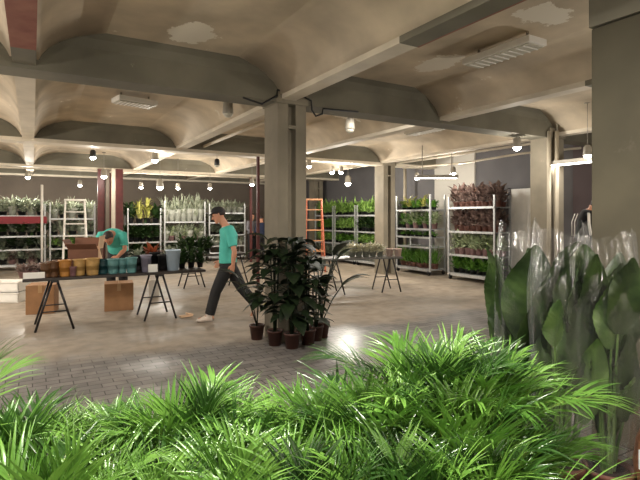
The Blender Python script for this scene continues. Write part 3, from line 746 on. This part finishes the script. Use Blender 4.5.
column_plant(275, 345, 1.38, .30, 84, .3, .17, 'dark bushy plant in front of the left corner of the main column', 4)
column_plant(292, 348, 1.42, .30, 90, .3, .17, 'tallest dark bushy plant hugging the front of the main column', 5)
column_plant(308, 344, 1.2, .26, 64, .26, .14, 'dark bushy plant at the right corner of the main column', 6)
column_plant(321.5, 337, 1.25, .3, 13, .42, .16, 'upright plant with long arching leaves, right of the main column', 8, 'cane', .11, .21)
column_plant(316, 340, .85, .2, 60, .16, .08, 'lower leafy plant between the corner bush and the arching plant', 9)
# ------------------------------------------------------------------ potted palms in the foreground
L_palm = leafmat('fresh_palm_green', (60, 106, 34), (122, 164, 72), .12, .3, 3.0)
L_palm2 = leafmat('deep_palm_green', (22, 50, 18), (66, 106, 42), .1, .28, 3.0)
L_stalk = leafmat('pale_palm_stalk', (140, 168, 70), (176, 190, 96), .1, .4, 6)
M_palmpot = mat('brown_palm_pot', (104, 62, 44), .5, var=.2)
HS = .98
def palm(px, d, top, rad, n, label, seed, young=0.3):
    R = random.Random(seed); p = at(px, d); e = empty('areca_palm', p, 0, label, 'palm', 'potted palms in the foreground')
    ph = .24
    floor_pot(.14, ph, M_palmpot).build('pot', M_palmpot, e, True)
    MB().lathe([(.001, ph*.9), (.13, ph*.9)], (0, 0, 0), 16, False).build('soil', M_soil, e)
    built = []
    for i in range(n):
        t = (i+.5)/n                         # 0 = upright young frond, 1 = outer arching frond
        a = i*2.39996 + R.uniform(-.35, .35)
        el = .08 + .95*t**.9 + R.uniform(-.08, .08)
        Lf = (top-ph)*(1.0+.12*t)*R.uniform(.9, 1.06)*(.82+.25*t)
        pos = Vector((.05*math.cos(a*1.7)*R.random(), .05*math.sin(a*1.7)*R.random(), ph*.88))
        h2 = Vector((math.cos(a), math.sin(a), 0))
        dirv = (h2*math.sin(el*.36)+Vector((0, 0, math.cos(el*.36)))).normalized()
        seg = 12; pts = [pos.copy()]; dirs = [dirv.copy()]
        # stretch so that the outer radius is reached
        for k in range(seg):
            pos = pos + dirv*(Lf/seg); pts.append(pos.copy())
            bend = (.03+.20*t)*(k/seg)**1.0*1.5
            dirv = (dirv + h2*bend*.55*(rad/.5) + Vector((0, 0, -1))*bend*.62).normalized(); dirs.append(dirv.copy())
        b = MB(); b.k = 0
        b.tube(pts, [.0055*(1-.75*k/seg) for k in range(seg+1)], 5, False)
        b.k = 1
        nl = 22
        for j in range(nl):
            u = .34 + .64*j/(nl-1); f = u*seg; k = min(seg-1, int(f)); q = pts[k].lerp(pts[k+1], f-k); dd = dirs[k].lerp(dirs[k+1], f-k).normalized()
            sd = dd.cross(Vector((0, 0, 1)))
            if sd.length < .05: sd = h2.cross(Vector((0, 0, 1)))
            sd.normalize(); nr = sd.cross(dd)
            w = (u-.34)/.64
            ln = (.30*math.sin(PI*(.22+.68*w))*R.uniform(.85, 1.15)+.05)*(.75+.45*(top-ph)/.8*.55)
            for s_ in (-1, 1):
                ang = math.radians(50-30*w+R.uniform(-7, 7))
                ld = (dd*math.cos(ang)+sd*s_*math.sin(ang)+nr*R.uniform(.02, .35)).normalized()
                b.leaf(q, ld, ln*R.uniform(.9, 1.1),   .013+.005*R.random(), .4+.6*R.random(), up=nr if abs(ld.dot(nr)) < .9 else Vector((0, 0, 1)), segs=5, shape='blade', fold=.35)
        built.append(b)
    zs = sorted(max(v[2] for v in b.v) for b in built); z0 = ph*.88; k = (top-z0)/(zs[-1]-z0)
    for b in built:
        b.v = [(v[0]*k*HS, v[1]*k*HS, z0+(v[2]-z0)*k) for v in b.v]
        b.build('frond', [L_stalk, L_palm if R.random() < .6 else L_palm2], e, True)
    return e
def ptop(d, y): return EYE-(y-HORIZ)/FPX*d
PALMS = [  # px, distance, top of foliage in the photograph, spread, fronds, label
    (425, 2.45, 326, .55, 22, 'tall bright palm with fronds highest in the middle of the right-hand clump'),
    (484, 2.4, 338, .55, 24, 'wide arching palm brushing the plastic-sleeved plants'),
    (518, 2.15, 408, .45, 18, 'low palm in front of the terracotta pots under the sleeved plants'),
    (462, 2.0, 375, .5, 22, 'palm in front of the tallest palm of the right-hand clump'),
    (372, 2.15, 370, .45, 20, 'palm at the left edge of the right-hand clump'),
    (312, 2.15, 380, .45, 22, 'palm in the centre, straight below the main column'),
    (248, 2.05, 400, .42, 20, 'palm with low arching fronds between the centre palm and the upright spiky palm'),
    (188, 2.2, 380, .42, 22, 'upright spiky palm below the walking man'),
    (122, 2.1, 402, .42, 20, 'palm with reddish stray tips below the right legs of the long table'),
    (62, 2.1, 408, .42, 20, 'palm in the row below the left legs of the long table'),
    (12, 2.0, 402, .42, 20, 'palm at the left end of the back row of palms'),
    (-112, 1.75, 340, .5, 16, 'palm at far left whose long fronds reach in high over the floor'),
    (40, 1.55, 436, .4, 16, 'front palm in the bottom left corner'),
    (128, 1.6, 440, .4, 16, 'second front palm from the bottom left corner'),
    (215, 1.6, 436, .4, 16, 'front palm below the upright spiky palm'),
    (305, 1.6, 436, .4, 16, 'front palm at the middle of the bottom edge'),
    (395, 1.6, 430, .4, 16, 'front palm at the bottom edge below the left side of the tall clump'),
    (480, 1.65, 428, .4, 16, 'front palm at the bottom edge below the right side of the tall clump'),
]
for i, (px, d, y, rad, n, lab) in enumerate(PALMS): palm(px, d, ptop(d, y), rad, int(n*.8), lab, 40+i)

# ------------------------------------------------------------------ plants in clear sleeves on the right
L_big = leafmat('broad_leaf_green', (30, 46, 24), (66, 86, 44), .15, .4, 9)
L_big2 = leafmat('broad_leaf_light_green', (60, 88, 44), (98, 124, 66), .15, .4, 11)
def bigleaf(mb, base, d, length, width, up, bend, fold, wav, seed):
    """broad leaf: herringbone side veins raised in the surface, a wavy edge and a sunken midrib"""
    R = random.Random(seed); d = Vector(d).normalized(); side = d.cross(up).normalized(); p = Vector(base); vs = []; nu, nv = 30, 10; ph = R.uniform(0, 6)
    for i in range(nu+1):
        t = i/nu; w = max(.004, width*.5*math.sin(PI*(.03+.95*t)**.85)**.85); nrm = side.cross(d)
        for j in range(-nv//2, nv//2+1):
            u = j/(nv/2); vein = .0045*math.sin(2*PI*(t*11-abs(u)*1.6))*min(1, abs(u)*2)
            z = fold*w*abs(u) + vein + wav*w*u*u*math.sin(t*9+ph+u)
            vs.append(p + side*(w*u) + nrm*z)
        p = p + d*(length/nu); d = (d + nrm*(bend/nu)).normalized()
    m = nv+1; fs = [(i*m+j, i*m+j+1, (i+1)*m+j+1, (i+1)*m+j) for i in range(nu) for j in range(nv)]
    mb.add(vs, fs)
def film():
    m, N, L, b = nodes_new('clear_plastic_film')
    tr = N.new('ShaderNodeBsdfTransparent'); gl = N.new('ShaderNodeBsdfGlossy'); df = N.new('ShaderNodeBsdfTranslucent'); d2 = N.new('ShaderNodeBsdfDiffuse')
    gl.inputs['Roughness'].default_value = .12; 
    tc = N.new('ShaderNodeTexCoord'); nz = N.new('ShaderNodeTexNoise'); nz.inputs['Scale'].default_value = 7; nz.inputs['Detail'].default_value = 6; nz.inputs['Distortion'].default_value = 1.2
    mp = N.new('ShaderNodeMapping'); mp.inputs['Scale'].default_value = (1, 1, .25); L.new(tc.outputs['Object'], mp.inputs[0]); L.new(mp.outputs[0], nz.inputs['Vector'])
    bp = N.new('ShaderNodeBump'); bp.inputs['Strength'].default_value = .9; bp.inputs['Distance'].default_value = .03; L.new(nz.outputs['Fac'], bp.inputs['Height'])
    L.new(bp.outputs[0], gl.inputs['Normal']); d2.inputs['Color'].default_value = (.8,.82,.84,1); df.inputs['Color'].default_value = (.8,.82,.84,1)
    fr = N.new('ShaderNodeLayerWeight'); fr.inputs['Blend'].default_value = .25; L.new(bp.outputs[0], fr.inputs['Normal'])
    mr = N.new('ShaderNodeMapRange'); L.new(fr.outputs['Facing'], mr.inputs['Value']); mr.inputs['To Min'].default_value = .045; mr.inputs['To Max'].default_value = .6
    m0 = N.new('ShaderNodeMixShader'); m0.inputs[0].default_value = .45; L.new(d2.outputs[0], m0.inputs[1]); L.new(df.outputs[0], m0.inputs[2])
    m1 = N.new('ShaderNodeMixShader'); m1.inputs[0].default_value = .75; L.new(m0.outputs[0], m1.inputs[1]); L.new(gl.outputs[0], m1.inputs[2])
    m2 = N.new('ShaderNodeMixShader'); L.new(mr.outputs[0], m2.inputs[0]); L.new(tr.outputs[0], m2.inputs[1]); L.new(m1.outputs[0], m2.inputs[2])
    L.new(m2.outputs[0], N['Material Output'].inputs['Surface'])
    return m
M_film = film()
M_seam = M_film
V3 = Vector
def sleeved(px, d, ztop, wpx, leaves, label, seed, pm=M_terra):
    """leaves: (px of leaf middle, y of tip, y of foot, width px, light?) in the photograph's scale"""
    R = random.Random(seed); p = at(px, d); e = empty('sleeved_plant', p, -YAW, label, 'plant', 'broad-leaved plants in clear plastic sleeves')
    k = d/FPX; r1 = wpx/2*k
    potmb(.13, .24, 24).build('pot', pm, e, True)
    MB().lathe([(.001, .215), (.12, .215)], (0, 0, 0), 16, False).build('soil', M_soil, e)
    st = MB(); fo = MB(); fo2 = MB()
    for (lx, yt, yb, w, light) in leaves:
        x = (lx-px)*k; zt, zb = EYE-(yt-HORIZ)*k, EYE-(yb-HORIZ)*k; y = R.uniform(-.1, .02)
        a = (Vector((x*.35, y*.3, .2)), Vector((x*.6, y*.7, zb*.6+.08)), Vector((x*.9, y, zb)))
        st.tube(a, [.011, .009, .006], 6, False)
        bigleaf(fo2 if light else fo, a[2], Vector((x*.12+R.uniform(-.12, .12), -.1, 1)), (zt-zb)*1.03, w*k*1.3, Vector((R.uniform(-.6, .6), 1, 0)), R.uniform(-.5, .35), R.uniform(-.35, .35), R.uniform(.1, .25), R.random())
    for i in range(15):
        a = 2*PI*i/15+R.uniform(-.3, .3); rr = r1*R.uniform(.15, .42); zb = R.uniform(.3, .98)
        q = Vector((rr*math.cos(a), rr*math.sin(a)*.7+.04, zb)); st.tube([(q.x*.3, q.y*.3, .2), q], .007, 5, False)
        bigleaf(fo, q, Vector((math.cos(a)*.15, math.sin(a)*.15, 1)), R.uniform(.35, .5), R.uniform(.12, .2), Vector((math.cos(a+1), math.sin(a+1), 0)), R.uniform(-.5, .5), .2, .2, R.random())
    st.build('stem', L_big2, e, True)
    if fo.v: fo.build('foliage', L_big, e, True)
    if fo2.v: fo2.build('foliage', L_big2, e, True)
    # crinkled cone of film, wider at the top, open, tips of unequal height
    n, m = 72, 36; vs = []; fs = []
    for i in range(m+1):
        t = i/m
        r = .135+(r1-.135)*min(1, t*1.6)**.8
        if t > .75: r *= 1-.22*((t-.75)/.25)**1.2
        for j in range(n):
            a = 2*PI*j/n
            w = 1+.06*math.sin(3*a+seed+t*2)+.045*math.sin(7*a-5*t+seed*2)+.03*math.sin(13*a+11*t)+.012*math.sin(19*a-23*t)
            top = ztop*(1+.022*math.sin(2*a+seed)+.014*math.sin(5*a+seed*3))
            vs.append((r*w*math.cos(a), r*w*math.sin(a)*.8, .03+(top-.03)*t))
    for i in range(m):
        for j in range(n): fs.append((i*n+j, i*n+(j+1) % n, (i+1)*n+(j+1) % n, (i+1)*n+j))
    sl = MB().add(vs, fs).build('plastic_sleeve', M_film, e, True)
    sm = MB()
    for j in (0, n//2): sm.tube([V3(vs[i*n+j]) for i in range(m//3, m+1)], [(.0035, .0015)]*(m+1-m//3), 5)
    sm.build('seam', M_seam, sl, True)
    return e
sleeved(517, 2.95, 1.53, 44, [(517, 243, 338, 38, 0), (508, 256, 345, 18, 0), (527, 250, 350, 26, 0), (522, 262, 330, 24, 0), (516, 300, 390, 26, 0)],
        'plant in a clear sleeve nearest the white door', 1)
sleeved(561, 2.75, 1.545, 62, [(552, 238, 318, 34, 0), (572, 245, 326, 40, 0), (562, 256, 345, 30, 0), (545, 296, 342, 18, 1), (584, 250, 330, 20, 0), (562, 300, 380, 30, 0), (578, 330, 420, 24, 1)],
        'large dark-leaved plant in a clear sleeve, middle of the three', 2)
sleeved(607, 2.68, 1.50, 62, [(603, 276, 346, 30, 1), (594, 250, 340, 26, 0), (618, 280, 360, 30, 0), (608, 255, 330, 28, 0), (600, 340, 410, 28, 0), (612, 370, 440, 30, 1), (622, 330, 420, 22, 0)],
        'sleeved plant with a pale green upright leaf, against the big pillar', 3)
# brown basket planter cut by the right edge
p = at(670, 2.55); e = empty('basket_planter', p, 0, 'brown round planter with a pale label at the right edge of the photo', 'planter')
pr = [(.10, 0), (.15, .15), (.165, .3), (.15, .42), (.12, .5), (.11, .5), (.14, .42), (.15, .3), (.1, .04), (.001, .04)]
MB().lathe(pr, (0, 0, 0), 28).build('body', mat('woven_brown_rattan', (112, 74, 50), .6, var=.3, scale=40, bump=.4), e, True)
q = (-RGT*.9 - FWD*.42).normalized()
MB().box((q.x*.168, q.y*.168, .35), (.11, .004, .1), rz=math.atan2(q.y, q.x)-PI/2).build('price_label', mat('pale_blue_paper', (206, 218, 226), .6, var=.04), e)
# ------------------------------------------------------------------ people
def remesh(mb, name, mtl, parent, voxel, smooth=2, keep=None):
    o = bpy.data.objects.new(name+'_tmp', mb.mesh(name, mtl)); COL.objects.link(o)
    r = o.modifiers.new('r', 'REMESH'); r.mode = 'VOXEL'; r.voxel_size = voxel
    s = o.modifiers.new('s', 'SMOOTH'); s.iterations = smooth; s.factor = .5
    dg = bpy.context.evaluated_depsgraph_get()
    me = bpy.data.meshes.new_from_object(o.evaluated_get(dg)); me.name = name
    bpy.data.objects.remove(o)
    me.materials.clear(); me.materials.append(mtl)
    for p in me.polygons: p.use_smooth = True
    ob = bpy.data.objects.new(name, me); COL.objects.link(ob); ob.parent = parent
    return ob
V = Vector
M_skin = mat('skin_tone', (196, 140, 112), .5, var=.06, scale=12)
M_hair = mat('dark_brown_hair', (44, 32, 28), .6, var=.3, scale=60)
M_tee = mat('teal_cotton', (78, 182, 168), .8, var=.08, scale=10)
M_trs = mat('black_cotton_twill', (24, 24, 26), .75, var=.2, scale=12)
M_shoe = mat('pale_grey_shoe', (206, 192, 180), .55, var=.1)
M_dshoe = mat('dark_shoe', (40, 34, 32), .5, var=.1)
def hand(mb, w, d, palm_n, thumb_side, curl=.5, s=1.0):
    """w wrist, d finger direction, palm_n palm normal (fingers curl towards it)"""
    d = d.normalized(); side = thumb_side - d*thumb_side.dot(d); side.normalize(); pn = palm_n - d*palm_n.dot(d); pn.normalize()
    mb.tube([w, w+d*.03*s, w+d*.085*s], [(.028*s, .02*s), (.038*s, .018*s), (.040*s, .014*s)], 10, True, side)
    for i, (o, L) in enumerate(((.03, .072), (.010, .08), (-.011, .075), (-.03, .058))):
        b = w+d*.078*s+side*o*s; dd = d.copy(); pts = [b-d*.02*s, b]
        for k in range(3):
            dd = (dd+pn*curl*(.55 if k else .3)).normalized(); b = b+dd*L*s*(.42, .32, .26)[k]; pts.append(b)
        mb.tube(pts, [.0095*s, .0095*s, .009*s, .0082*s, .007*s], 7)
    b = w+d*.025*s+side*.028*s; t1 = (d*.7+side*.75+pn*.2).normalized(); t2 = (d*.95+side*.25+pn*.35).normalized()
    mb.tube([b-t1*.015*s, b+t1*.035*s, b+t1*.035*s+t2*.03*s, b+t1*.035*s+t2*.055*s], [.013*s, .012*s, .0105*s, .008*s], 7)
def head(mb, c, fwd, up, s=1.0):
    """head centre (mid skull), facing fwd"""
    f = fwd.normalized(); u = (up-f*up.dot(f)).normalized(); l = u.cross(f)
    P = lambda x, y, z: c+(f*x+l*y+u*z)*s
    rows = [(-.118, .028, .040, .042), (-.10, .040, .050, .034), (-.075, .060, .068, .014), (-.04, .078, .074, .004), (0, .092, .076, -.002), (.045, .096, .077, -.006), (.08, .082, .068, -.008), (.105, .054, .046, -.008), (.118, .02, .018, -.008)]
    vs = []; n = 18
    for z, rx, ry, ox in rows:
        for k in range(n):
            a = 2*PI*k/n; vs.append(P(ox+rx*math.cos(a), ry*math.sin(a), z))
    fs = []
    for i in range(len(rows)-1):
        for k in range(n): a, b = i*n+k, i*n+(k+1) % n; fs.append((a, b, b+n, a+n))
    fs += [tuple(range(n-1, -1, -1)), tuple(range((len(rows)-1)*n, len(rows)*n))]
    mb.add(vs, fs)
    mb.tube([P(.086, 0, .015), P(.105, 0, -.018), P(.114, 0, -.034), P(.09, 0, -.042)], [.008*s, .012*s, .016*s, .010*s], 8)   # nose
    mb.tube([P(.083, .045, .024), P(.095, 0, .028), P(.083, -.045, .024)], .009*s, 8)                                       # brow
    for zz in (-.066, -.078): mb.tube([P(.068, .024, zz), P(.084, 0, zz), P(.068, -.024, zz)], .007*s, 8)                     # lips
    mb.ball(P(.07, 0, -.105), .018*s)
    for sy in (-1, 1): mb.tube([P(-.012, sy*.074, .018), P(-.02, sy*.086, .005), P(-.012, sy*.08, -.03)], [(.01*s, .014*s), (.012*s, .018*s), (.008*s, .01*s)], 8)
    return P
def person(loc, rz, J, label, shirt=M_tee, trousers=M_trs, shoes=M_shoe, hair=M_hair, voxel=.009, cap=None, sleeve_full=False, hands=True, apron=None, belt_z=None):
    """J: joints in local metres, x forward, y left, z up. J['l_'..] and J['r_'..]"""
    e = empty('person', loc, rz, label, 'person')
    b = MB(); hd = J['head']; hf = J.get('face', V((1, 0, -.1))); hu = J.get('crown', V((0, 0, 1)))
    hips, waist, chest, neck = J['hips'], J['waist'], J['chest'], J['neck']
    flat = J.get('side', V((0, 1, 0)))
    P = head(b, hd, hf, hu)
    jaw = P(-.02, 0, -.07)
    b.tube([neck-(jaw-neck)*.3, neck, jaw, P(-.02, 0, -.03)], [.066, .058, .055, .055], 12)
    torso = [hips-(waist-hips)*.35, hips, waist, chest, neck-(neck-chest)*.28, neck]
    tr_r = [(.13, .10), (.165, .115), (.145, .10), (.175, .115), (.13, .09), (.06, .055)]
    b.tube(torso, tr_r, 16, True, flat)
    for s in 'lr':
        sh, el, wr, hn = J[s+'_shoulder'], J[s+'_elbow'], J[s+'_wrist'], J[s+'_hand']
        b.tube([sh*.75+chest*.25, sh, (sh+el)/2, el, el.lerp(wr, .35), wr], [.05, .052, .046, .038, .041, .027], 10)
        dd = (hn-wr)
        hand(b, wr-dd.normalized()*.01, dd, J.get(s+'_palm', V((0, -1 if s == 'l' else 1, 0))), J.get(s+'_thumb', V((1, 0, .1))), J.get('curl', .5))
        hp, kn, an, toe = J[s+'_hip'], J[s+'_knee'], J[s+'_ankle'], J[s+'_toe']
        b.tube([hp+V((0, 0, .05)), hp, hp.lerp(kn, .5), kn, kn.lerp(an, .3), an], [.085, .088, .072, .055, .054, .036], 12)
        heel = an+(an-toe).normalized()*.045+V((0, 0, -.045)); b.tube([an, (an+toe)/2+V((0, 0, -.02)), toe], [.036, .034, .026], 10); b.ball(heel, .03)
    remesh(b, 'body', M_skin, e, voxel)
    g = .016
    # shirt
    t = MB(); lo = J.get('hem', .12)
    base = hips+(waist-hips)*lo
    t.tube([base, hips.lerp(waist, .6), waist, waist.lerp(chest, .5), chest, neck-(neck-chest)*.25, neck-(neck-chest)*.08], [(.182, .135), (.175, .132), (.168, .125), (.18, .13), (.195, .135), (.15, .108), (.082, .078)], 20, True, flat)
    for s in 'lr':
        sh, el, wr = J[s+'_shoulder'], J[s+'_elbow'], J[s+'_wrist']
        if sleeve_full: t.tube([sh*.6+chest*.4, sh, (sh+el)/2, el, wr], [.07, .07, .062, .055, .04], 12)
        else: t.tube([sh*.6+chest*.4, sh, sh.lerp(el, .5), sh.lerp(el, .78)], [.072, .074, .07, .072], 12)
    so = remesh(t, 'jacket' if sleeve_full and apron is None else 'shirt', shirt, e, voxel)
    # trousers
    t = MB(); t.tube([hips-V((0, 0, .12)), hips, hips.lerp(waist, .45)], [(.14, .125), (.178, .13), (.165, .122)], 18, True, flat)
    for s in 'lr':
        hp, kn, an = J[s+'_hip'], J[s+'_knee'], J[s+'_ankle']
        t.tube([hp+V((0, 0, .06)), hp, hp.lerp(kn, .5), kn, kn.lerp(an, .5), an+(kn-an)*.06], [.1, .105, .096, .083, .08, .076], 14)
    remesh(t, 'trousers', trousers, e, voxel)
    for s in 'lr':
        an, toe = J[s+'_ankle'], J[s+'_toe']; dd = (toe-an); 
        fl = V((dd.x, dd.y, 0)).normalized(); sd = V((-fl.y, fl.x, 0))
        t = MB(); tz = toe+dd.normalized()*.02; hl = an - fl*.05 + V((0, 0, -.045))
        t.tube([hl, an*.6+toe*.4+V((0, 0, -.02)), tz-fl*.06, tz], [(.04, .04), (.046, .046), (.05, .034), (.034, .024)], 12, True, sd)
        t.tube([an+V((0, 0, .03)), an-V((0, 0, .04))], .052, 10)
        remesh(t, 'shoe', shoes, e, .008)
    # hair and eyes
    t = MB(); f = hf.normalized(); u = (hu-f*hu.dot(f)).normalized(); l = u.cross(f)
    R3 = Matrix((f, l, u)).transposed()
    k = MB(); k.ball((0, 0, 0), (.104, .086, .098), 22, 14)
    keepv = [V(v) for v in k.v]
    out = []
    for v in keepv:
        z = max(v.z, -.055 if v.x < .0 else -.055+min(1, v.x/.05)*.105)
        out.append(hd+R3 @ V((v.x-.014, v.y, z+.032)))
    t.add(out, k.f); remesh(t, 'hair', hair, e, .008, 1)
    t = MB()
    for sy in (-1, 1): t.ball(P(.079, sy*.031, .004), (.012, .012, .010), 10, 8)
    t.build('eye', mat('dark_eye', (50, 36, 30), .2, var=.1), e, True)
    if cap:
        t = MB(); t.ball(hd+R3 @ V((-.01, 0, .055)), (.108, .09, .075), 20, 12)
        t.tube([hd+R3 @ V((.06, 0, .05)), hd+R3 @ V((.12, 0, .04)), hd+R3 @ V((.14, 0, .035))], [(.085, .012), (.08, .01), (.05, .006)], 16, True, l)
        remesh(t, 'cap', cap, e, .007, 1)
    if apron:
        t = MB(); q = hips.lerp(waist, .3)
        t.tube([hips-V((0, 0, .38)), hips, waist, chest], [(.2, .16), (.2, .15), (.185, .14), (.14, .15)], 16, True, flat)
        remesh(t, 'apron', apron, e, voxel)
    return e

# the man walking to the left
s_ = 7.55/FPX
def L(px, py, y=0.0): return V(((230-px)*s_, y, EYE-(py-HORIZ)*s_))
Jw = dict(head=L(218.5, 215), face=V((1, .05, -.32)), crown=V((.3, 0, 1)), neck=L(225.5, 225.5), chest=L(229, 236), waist=L(227.5, 252), hips=L(228, 264),
    r_shoulder=L(227.5, 230.5, -.17), r_elbow=L(225, 249, -.235), r_wrist=L(217.5, 262, -.2), r_hand=L(214, 268, -.17),
    l_shoulder=L(231, 230, .17), l_elbow=L(237, 250, .23), l_wrist=L(235.5, 264, .22), l_hand=L(234, 271, .21),
    l_hip=L(227.5, 268, .09), l_knee=L(217, 291, .09), l_ankle=L(210.5, 314.5, .08), l_toe=L(199.5, 318.5, .09),
    r_hip=L(229.5, 268, -.09), r_knee=L(241, 289, -.09), r_ankle=L(256, 306, -.08), r_toe=L(250.5, 317, -.09), curl=.6)
fw = -RGT
pw = at(230, 7.55)
person(pw, math.atan2(fw.y, fw.x), Jw, 'person in teal t-shirt and black trousers walking to the left past the long table', voxel=.0085, cap=mat('black_cap', (34, 32, 34), .8, var=.1))
# the man bending over the long table
s2 = 8.85/FPX
pb = at(112, 8.85)
fb = (-FWD*.97 + RGT*.12).normalized(); rb = math.atan2(fb.y, fb.x)
Jb = dict(head=V((.21, .0, 1.23)), face=V((.55, .0, -.85)), crown=V((.85, 0, .5)), neck=V((.07, 0, 1.30)), chest=V((-.07, 0, 1.27)), waist=V((-.28, 0, 1.12)), hips=V((-.40, 0, .96)),
    l_shoulder=V((-.0, .19, 1.28)), l_elbow=V((.1, .25, 1.02)), l_wrist=V((.24, .16, .90)), l_hand=V((.31, .12, .86)),
    r_shoulder=V((-.0, -.19, 1.28)), r_elbow=V((.1, -.27, 1.03)), r_wrist=V((.24, -.22, .90)), r_hand=V((.31, -.19, .86)),
    l_hip=V((-.40, .09, .90)), l_knee=V((-.30, .11, .50)), l_ankle=V((-.36, .12, .09)), l_toe=V((-.22, .13, .03)),
    r_hip=V((-.40, -.09, .90)), r_knee=V((-.32, -.11, .50)), r_ankle=V((-.40, -.12, .09)), r_toe=V((-.26, -.13, .03)), curl=.8, l_palm=V((0, -.6, -1)), r_palm=V((0, .6, -1)), l_thumb=V((.3, -1, .3)), r_thumb=V((.3, 1, .3)), hem=.0)
person(pb, rb, Jb, 'person in teal t-shirt bending over the pots behind the long table', voxel=.0085, shoes=M_dshoe)
# people standing far back
def stand(px, d, H, rz, label, shirt, trousers, full=True, apron=None, lean=0.0, arm=.2, z0=0.0, hz=0.0, hx=0.0):
    k = H/1.75
    J = dict(head=V((.03+lean+hx, 0, 1.63+hz)), face=V((1, 0, -.25)), crown=V((.2, 0, 1)), neck=V((lean*.8, 0, 1.48)), chest=V((lean*.6-.01, 0, 1.32)), waist=V((lean*.2, 0, 1.10)), hips=V((0, 0, .95)))
    for s, y in (('l', 1), ('r', -1)):
        J[s+'_shoulder'] = V((lean*.7, y*.175, 1.42)); J[s+'_elbow'] = V((lean*.7-.02+arm*.2, y*.235, 1.14)); J[s+'_wrist'] = V((lean*.7+arm, y*.2, .97+arm*.35)); J[s+'_hand'] = J[s+'_wrist']+V((arm*.35+.01, -y*.01, -.06))
        J[s+'_hip'] = V((0, y*.09, .9)); J[s+'_knee'] = V((.03, y*.1, .5)); J[s+'_ankle'] = V((-.02, y*.11, .09)); J[s+'_toe'] = V((.12, y*.13, .03))
    e = person(at(px, d, z0), rz, J, label, shirt, trousers, M_dshoe, voxel=.012, sleeve_full=full, apron=apron); e.scale = (k, k, k); return e
M_greytop = mat('grey_marl_cotton', (122, 122, 128), .8, var=.15); M_navy = mat('navy_cloth', (34, 44, 72), .8, var=.2)
M_pad = mat('black_padded_nylon', (12, 12, 15), .7, var=.2, spec=.2)
stand(251.5, 18.6, 1.74, math.atan2(-FWD.y, -FWD.x)+.9, 'person in grey top and dark trousers standing far back by the thin red post', M_greytop, M_trs)
stand(261.5, 18.2, 1.66, math.atan2(FWD.y, FWD.x)+.6, 'person in navy blue top far back, right of the person in grey', M_navy, M_trs)
stq = at(583, 7.0); q = empty('step_stool', stq, -YAW, 'low step stool under the person in the striped black jacket', 'stool')
MB().box((0, 0, .205), (.5, .4, .03)).build('tread', M_white, q)
for sx in (-1, 1):
    for sy in (-1, 1): MB().tube([(sx*.22, sy*.17, 0), (sx*.2, sy*.15, .19)], .015, 8).build('leg', M_galv, q, True)
ej = stand(583, 7.0, 1.76, math.atan2(RGT.y, RGT.x)-.3, 'person in black jacket with pale stripes beside the big pillar, above the plastic sleeves', M_pad, M_trs, lean=.12, arm=.28, z0=.22, hz=-.1, hx=.06)
st = MB()
for s in (-1, 1):
    st.tube([(.03, s*.215, 1.43), (.02, s*.275, 1.28), (.04, s*.296, 1.12)], [(.006, .02)]*3, 6)
    st.tube([(-.085, s*.1, 1.42), (-.125, s*.1, 1.3), (-.125, s*.09, 1.1)], [(.02, .006)]*3, 6)
st.build('stripe', M_white, ej, True)

# ------------------------------------------------------------------ ambient light
w = bpy.data.worlds.new('world'); scene.world = w; w.use_nodes = True
w.node_tree.nodes['Background'].inputs['Color'].default_value = (.9, .85, .78, 1); w.node_tree.nodes['Background'].inputs['Strength'].default_value = .1
vs = scene.view_settings
vs.view_transform = 'Standard'; vs.look = 'None'; vs.exposure = 0.0; vs.gamma = 1.0; vs.use_curve_mapping = False
scene.cycles.use_denoising = True
scene.cycles.max_bounces = 10
scene.cycles.transparent_max_bounces = 16
